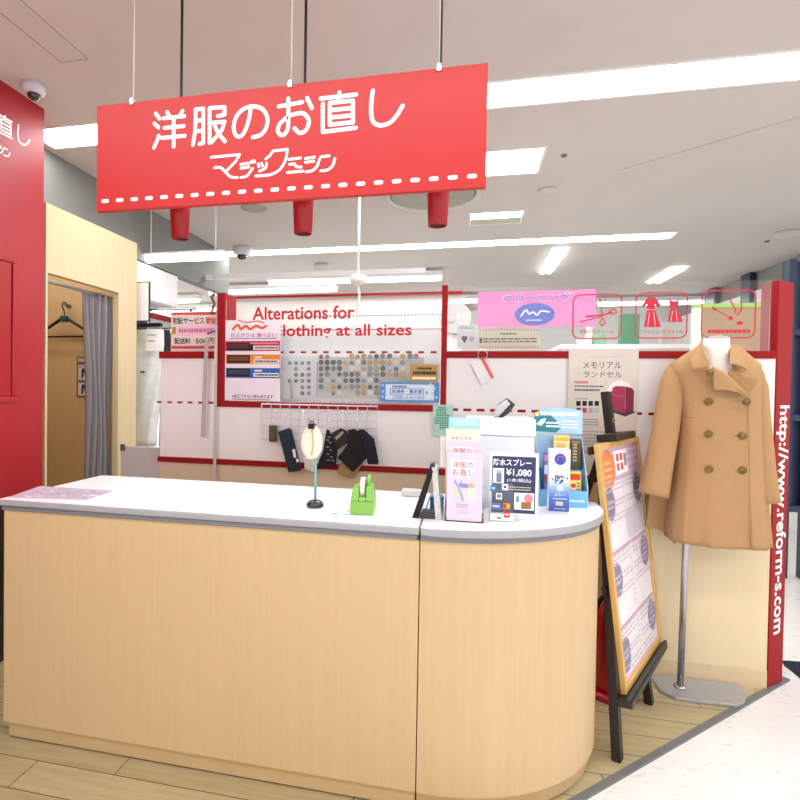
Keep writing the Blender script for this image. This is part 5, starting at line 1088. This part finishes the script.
# sample wall with brown board and green top
Yc = 4.6; a, b = at_y(694, 304, Yc), at_y(770, 304, Yc); zt = a.z
bw = thing('brown_sample_board', 'brown display board with a green top edge behind the glass at right', 'board', ((a.x+b.x)/2, Yc, .007))
bx('board', (a.x+.05, Yc, .6), (b.x, Yc+.04, zt-.03), mat('#a07e58', .6, 0, .08, 6), bw); bx('green_edge', (a.x, Yc-.005, zt-.0295), (b.x, Yc+.05, zt), mat('#8fc24a', .5), bw); bx('white_stile', (a.x, Yc-.005, .007), (a.x+.0495, Yc+.045, zt-.03), WHITE, bw); bx('leg', (b.x-.10, Yc, .007), (b.x-.05, Yc+.04, .599), WHITE, bw)
def pack(px0, py0, px1, py1, Y, cc, label, name='display_box'):
    a, b = at_y(px0, py1, Y), at_y(px1, py0, Y); return tag(bx(name, (a.x, Y, a.z), (b.x, Y+.08, b.z), mat(cc, .5, 0, .2, 14), None, .006), label, 'box', 'things on the shelf behind the glass')
wb = thing('work_table', 'white work table seen through the glass behind the icons', 'table', (.9, 5.2, .007))
a, b = at_y(560, 350, 5.2), at_y(690, 352, 5.2); zt = at_y(620, 344, 5.2).z
bx('tabletop', (a.x, 5.2, zt-.04), (b.x+.2, 6.0, zt), WHITE, wb); bx('front_panel', (a.x+.03, 5.25, .007), (b.x+.1, 5.3, zt-.0405), WALLW, wb)
z0 = zt+.0005
for px, w, h_, cc, lab in ((600, .10, .12, '#7fbf9a', 'green box on the white work table behind the glass'), (630, .16, .30, '#2f8a5c', 'tall dark green roll on the white work table'), (668, .10, .22, '#b9b3a8', 'grey beige box on the white work table'), (585, .12, .08, '#e6e2ea', 'low pale box at the left of the white work table')):
    x = at_y(px, 340, 5.5).x; tag(bx('table_box', (x-w/2, 5.5, z0), (x+w/2, 5.6, z0+h_), mat(cc, .5, 0, .1, 10), None, .008), lab, 'box')
# steam iron bottle hung from the ceiling
Yi = 4.1; q = at_y(358, 279, Yi)
ib = thing('iron_water_bottle', 'steam iron water bottle hung on a white pole and tube behind the window', 'bottle', (q.x, Yi, at_y(357, 340, Yi).z))
IV = mat('#dcd9d0', .5)
MB().m(IV).tube([(q.x, Yi, q.z), (q.x, Yi, CE)], .011, 8).build('ceiling_pole', None, ib); MB().m(mat('#e3e0d2', .45)).lathe((q.x, Yi, q.z-.045), [(.03, 0), (.06, .02), (.068, .06), (.055, .07), (.012, .08)], 24).build('bell', None, ib)
b0 = at_y(358.5, 340, Yi); b1 = at_y(358.5, 321, Yi)
MB().m(mat('#d9d7c8', .35)).lathe((b0.x, Yi, b0.z), [(.04, 0), (.043, .01), (.043, b1.z-b0.z-.03), (.02, b1.z-b0.z)], 20).build('bottle', None, ib)
MB().m(IV).tube(smooth_pts([(q.x, Yi, q.z-.04), (q.x+.012, Yi, q.z-.14), (q.x-.005, Yi, q.z-.22), (b0.x, Yi, b1.z)]), .009, 8).build('tube', None, ib)
# rails beyond the window
for py_, m_, lab in ((331.5, REDF, 'long red rail seen through the window behind the lettering'), (297.5, REDF, 'upper red rail of the rear board seen through the window')):
    a, b = at_y(232, py_, 4.8), at_y(462, py_, 4.8); tt = thing('rear_rail', lab, 'rail', ((a.x+b.x)/2, 4.8, a.z)); bx('rail', (a.x, 4.8, a.z-.010), (b.x, 4.84, a.z+.010), m_, tt)
a, b = at_y(232, 331.5, 4.85), at_y(462, 297.5, 4.85); tt = thing('rear_board', 'white rear board with a black stitched line seen through the window', 'board', ((a.x+b.x)/2, 4.9, .007))
bx('board', (a.x, 4.85, .007), (b.x, 4.89, b.z+.02), WALLW, tt); sh = Sheet((0, 4.849, 0)); ua, va, ub, vb = sh.box4(300, 314, 450, 317)
for i in range(44): sh.rect(flat('#3f3f44'), ua+(ub-ua)*i/44, (va+vb)/2-.006, ua+(ub-ua)*(i+.55)/44, (va+vb)/2+.006)
sh.build('stitch_line', tt)
# ceiling hung conduit and pole at the left
a, b = at_y(172, 278, 5.6), at_y(222, 276.5, 5.6)
cr = thing('hung_conduit', 'white conduit on a pole under the ceiling left of the red post', 'conduit', (a.x, 5.6, a.z)); MB().m(WHITE).box((a.x-.05, 5.58, a.z-.03), (b.x+2.2, 5.62, a.z+.02)).build('bar', None, cr); p0 = at_y(190, 278, 5.6); MB().m(WHITE).tube([(p0.x, 5.6, a.z), (p0.x, 5.6, CE)], .022, 8).build('pole', None, cr)

# navy display frames outside at the far right
a, b = at_y(786, 482, 5.2), at_y(800, 250, 5.2)
nf = thing('navy_display_frame', 'navy display frame standing beyond the red end post', 'frame', (a.x+.5, 5.2, .001))
for x in (a.x-.02, a.x+.13, a.x+.9): bx('upright', (x, 5.2, .001), (x+.05, 5.28, 2.62), NAVY, nf)
for z in (.55, 1.30, 2.0): bx('cross_rail', (a.x+.031, 5.205, z), (a.x+.129, 5.275, z+.05), NAVY, nf); bx('cross_rail', (a.x+.181, 5.205, z), (a.x+.899, 5.275, z+.05), NAVY, nf)
bx('dark_pane', (a.x-.02, 5.285, .55), (a.x+.95, 5.30, 2.62), mat('#2a3350', .3, 0, .2, 3), nf)

# ------------------------------------------------------------------ light
w = bpy.data.worlds.new('world'); bpy.context.scene.world = w; w.use_nodes = True
w.node_tree.nodes['Background'].inputs[0].default_value = (1, .99, .97, 1); w.node_tree.nodes['Background'].inputs[1].default_value = .85
sc = bpy.context.scene; sc.view_settings.view_transform = 'Standard'; sc.view_settings.look = 'None'; sc.view_settings.gamma = 1; sc.view_settings.exposure = .68
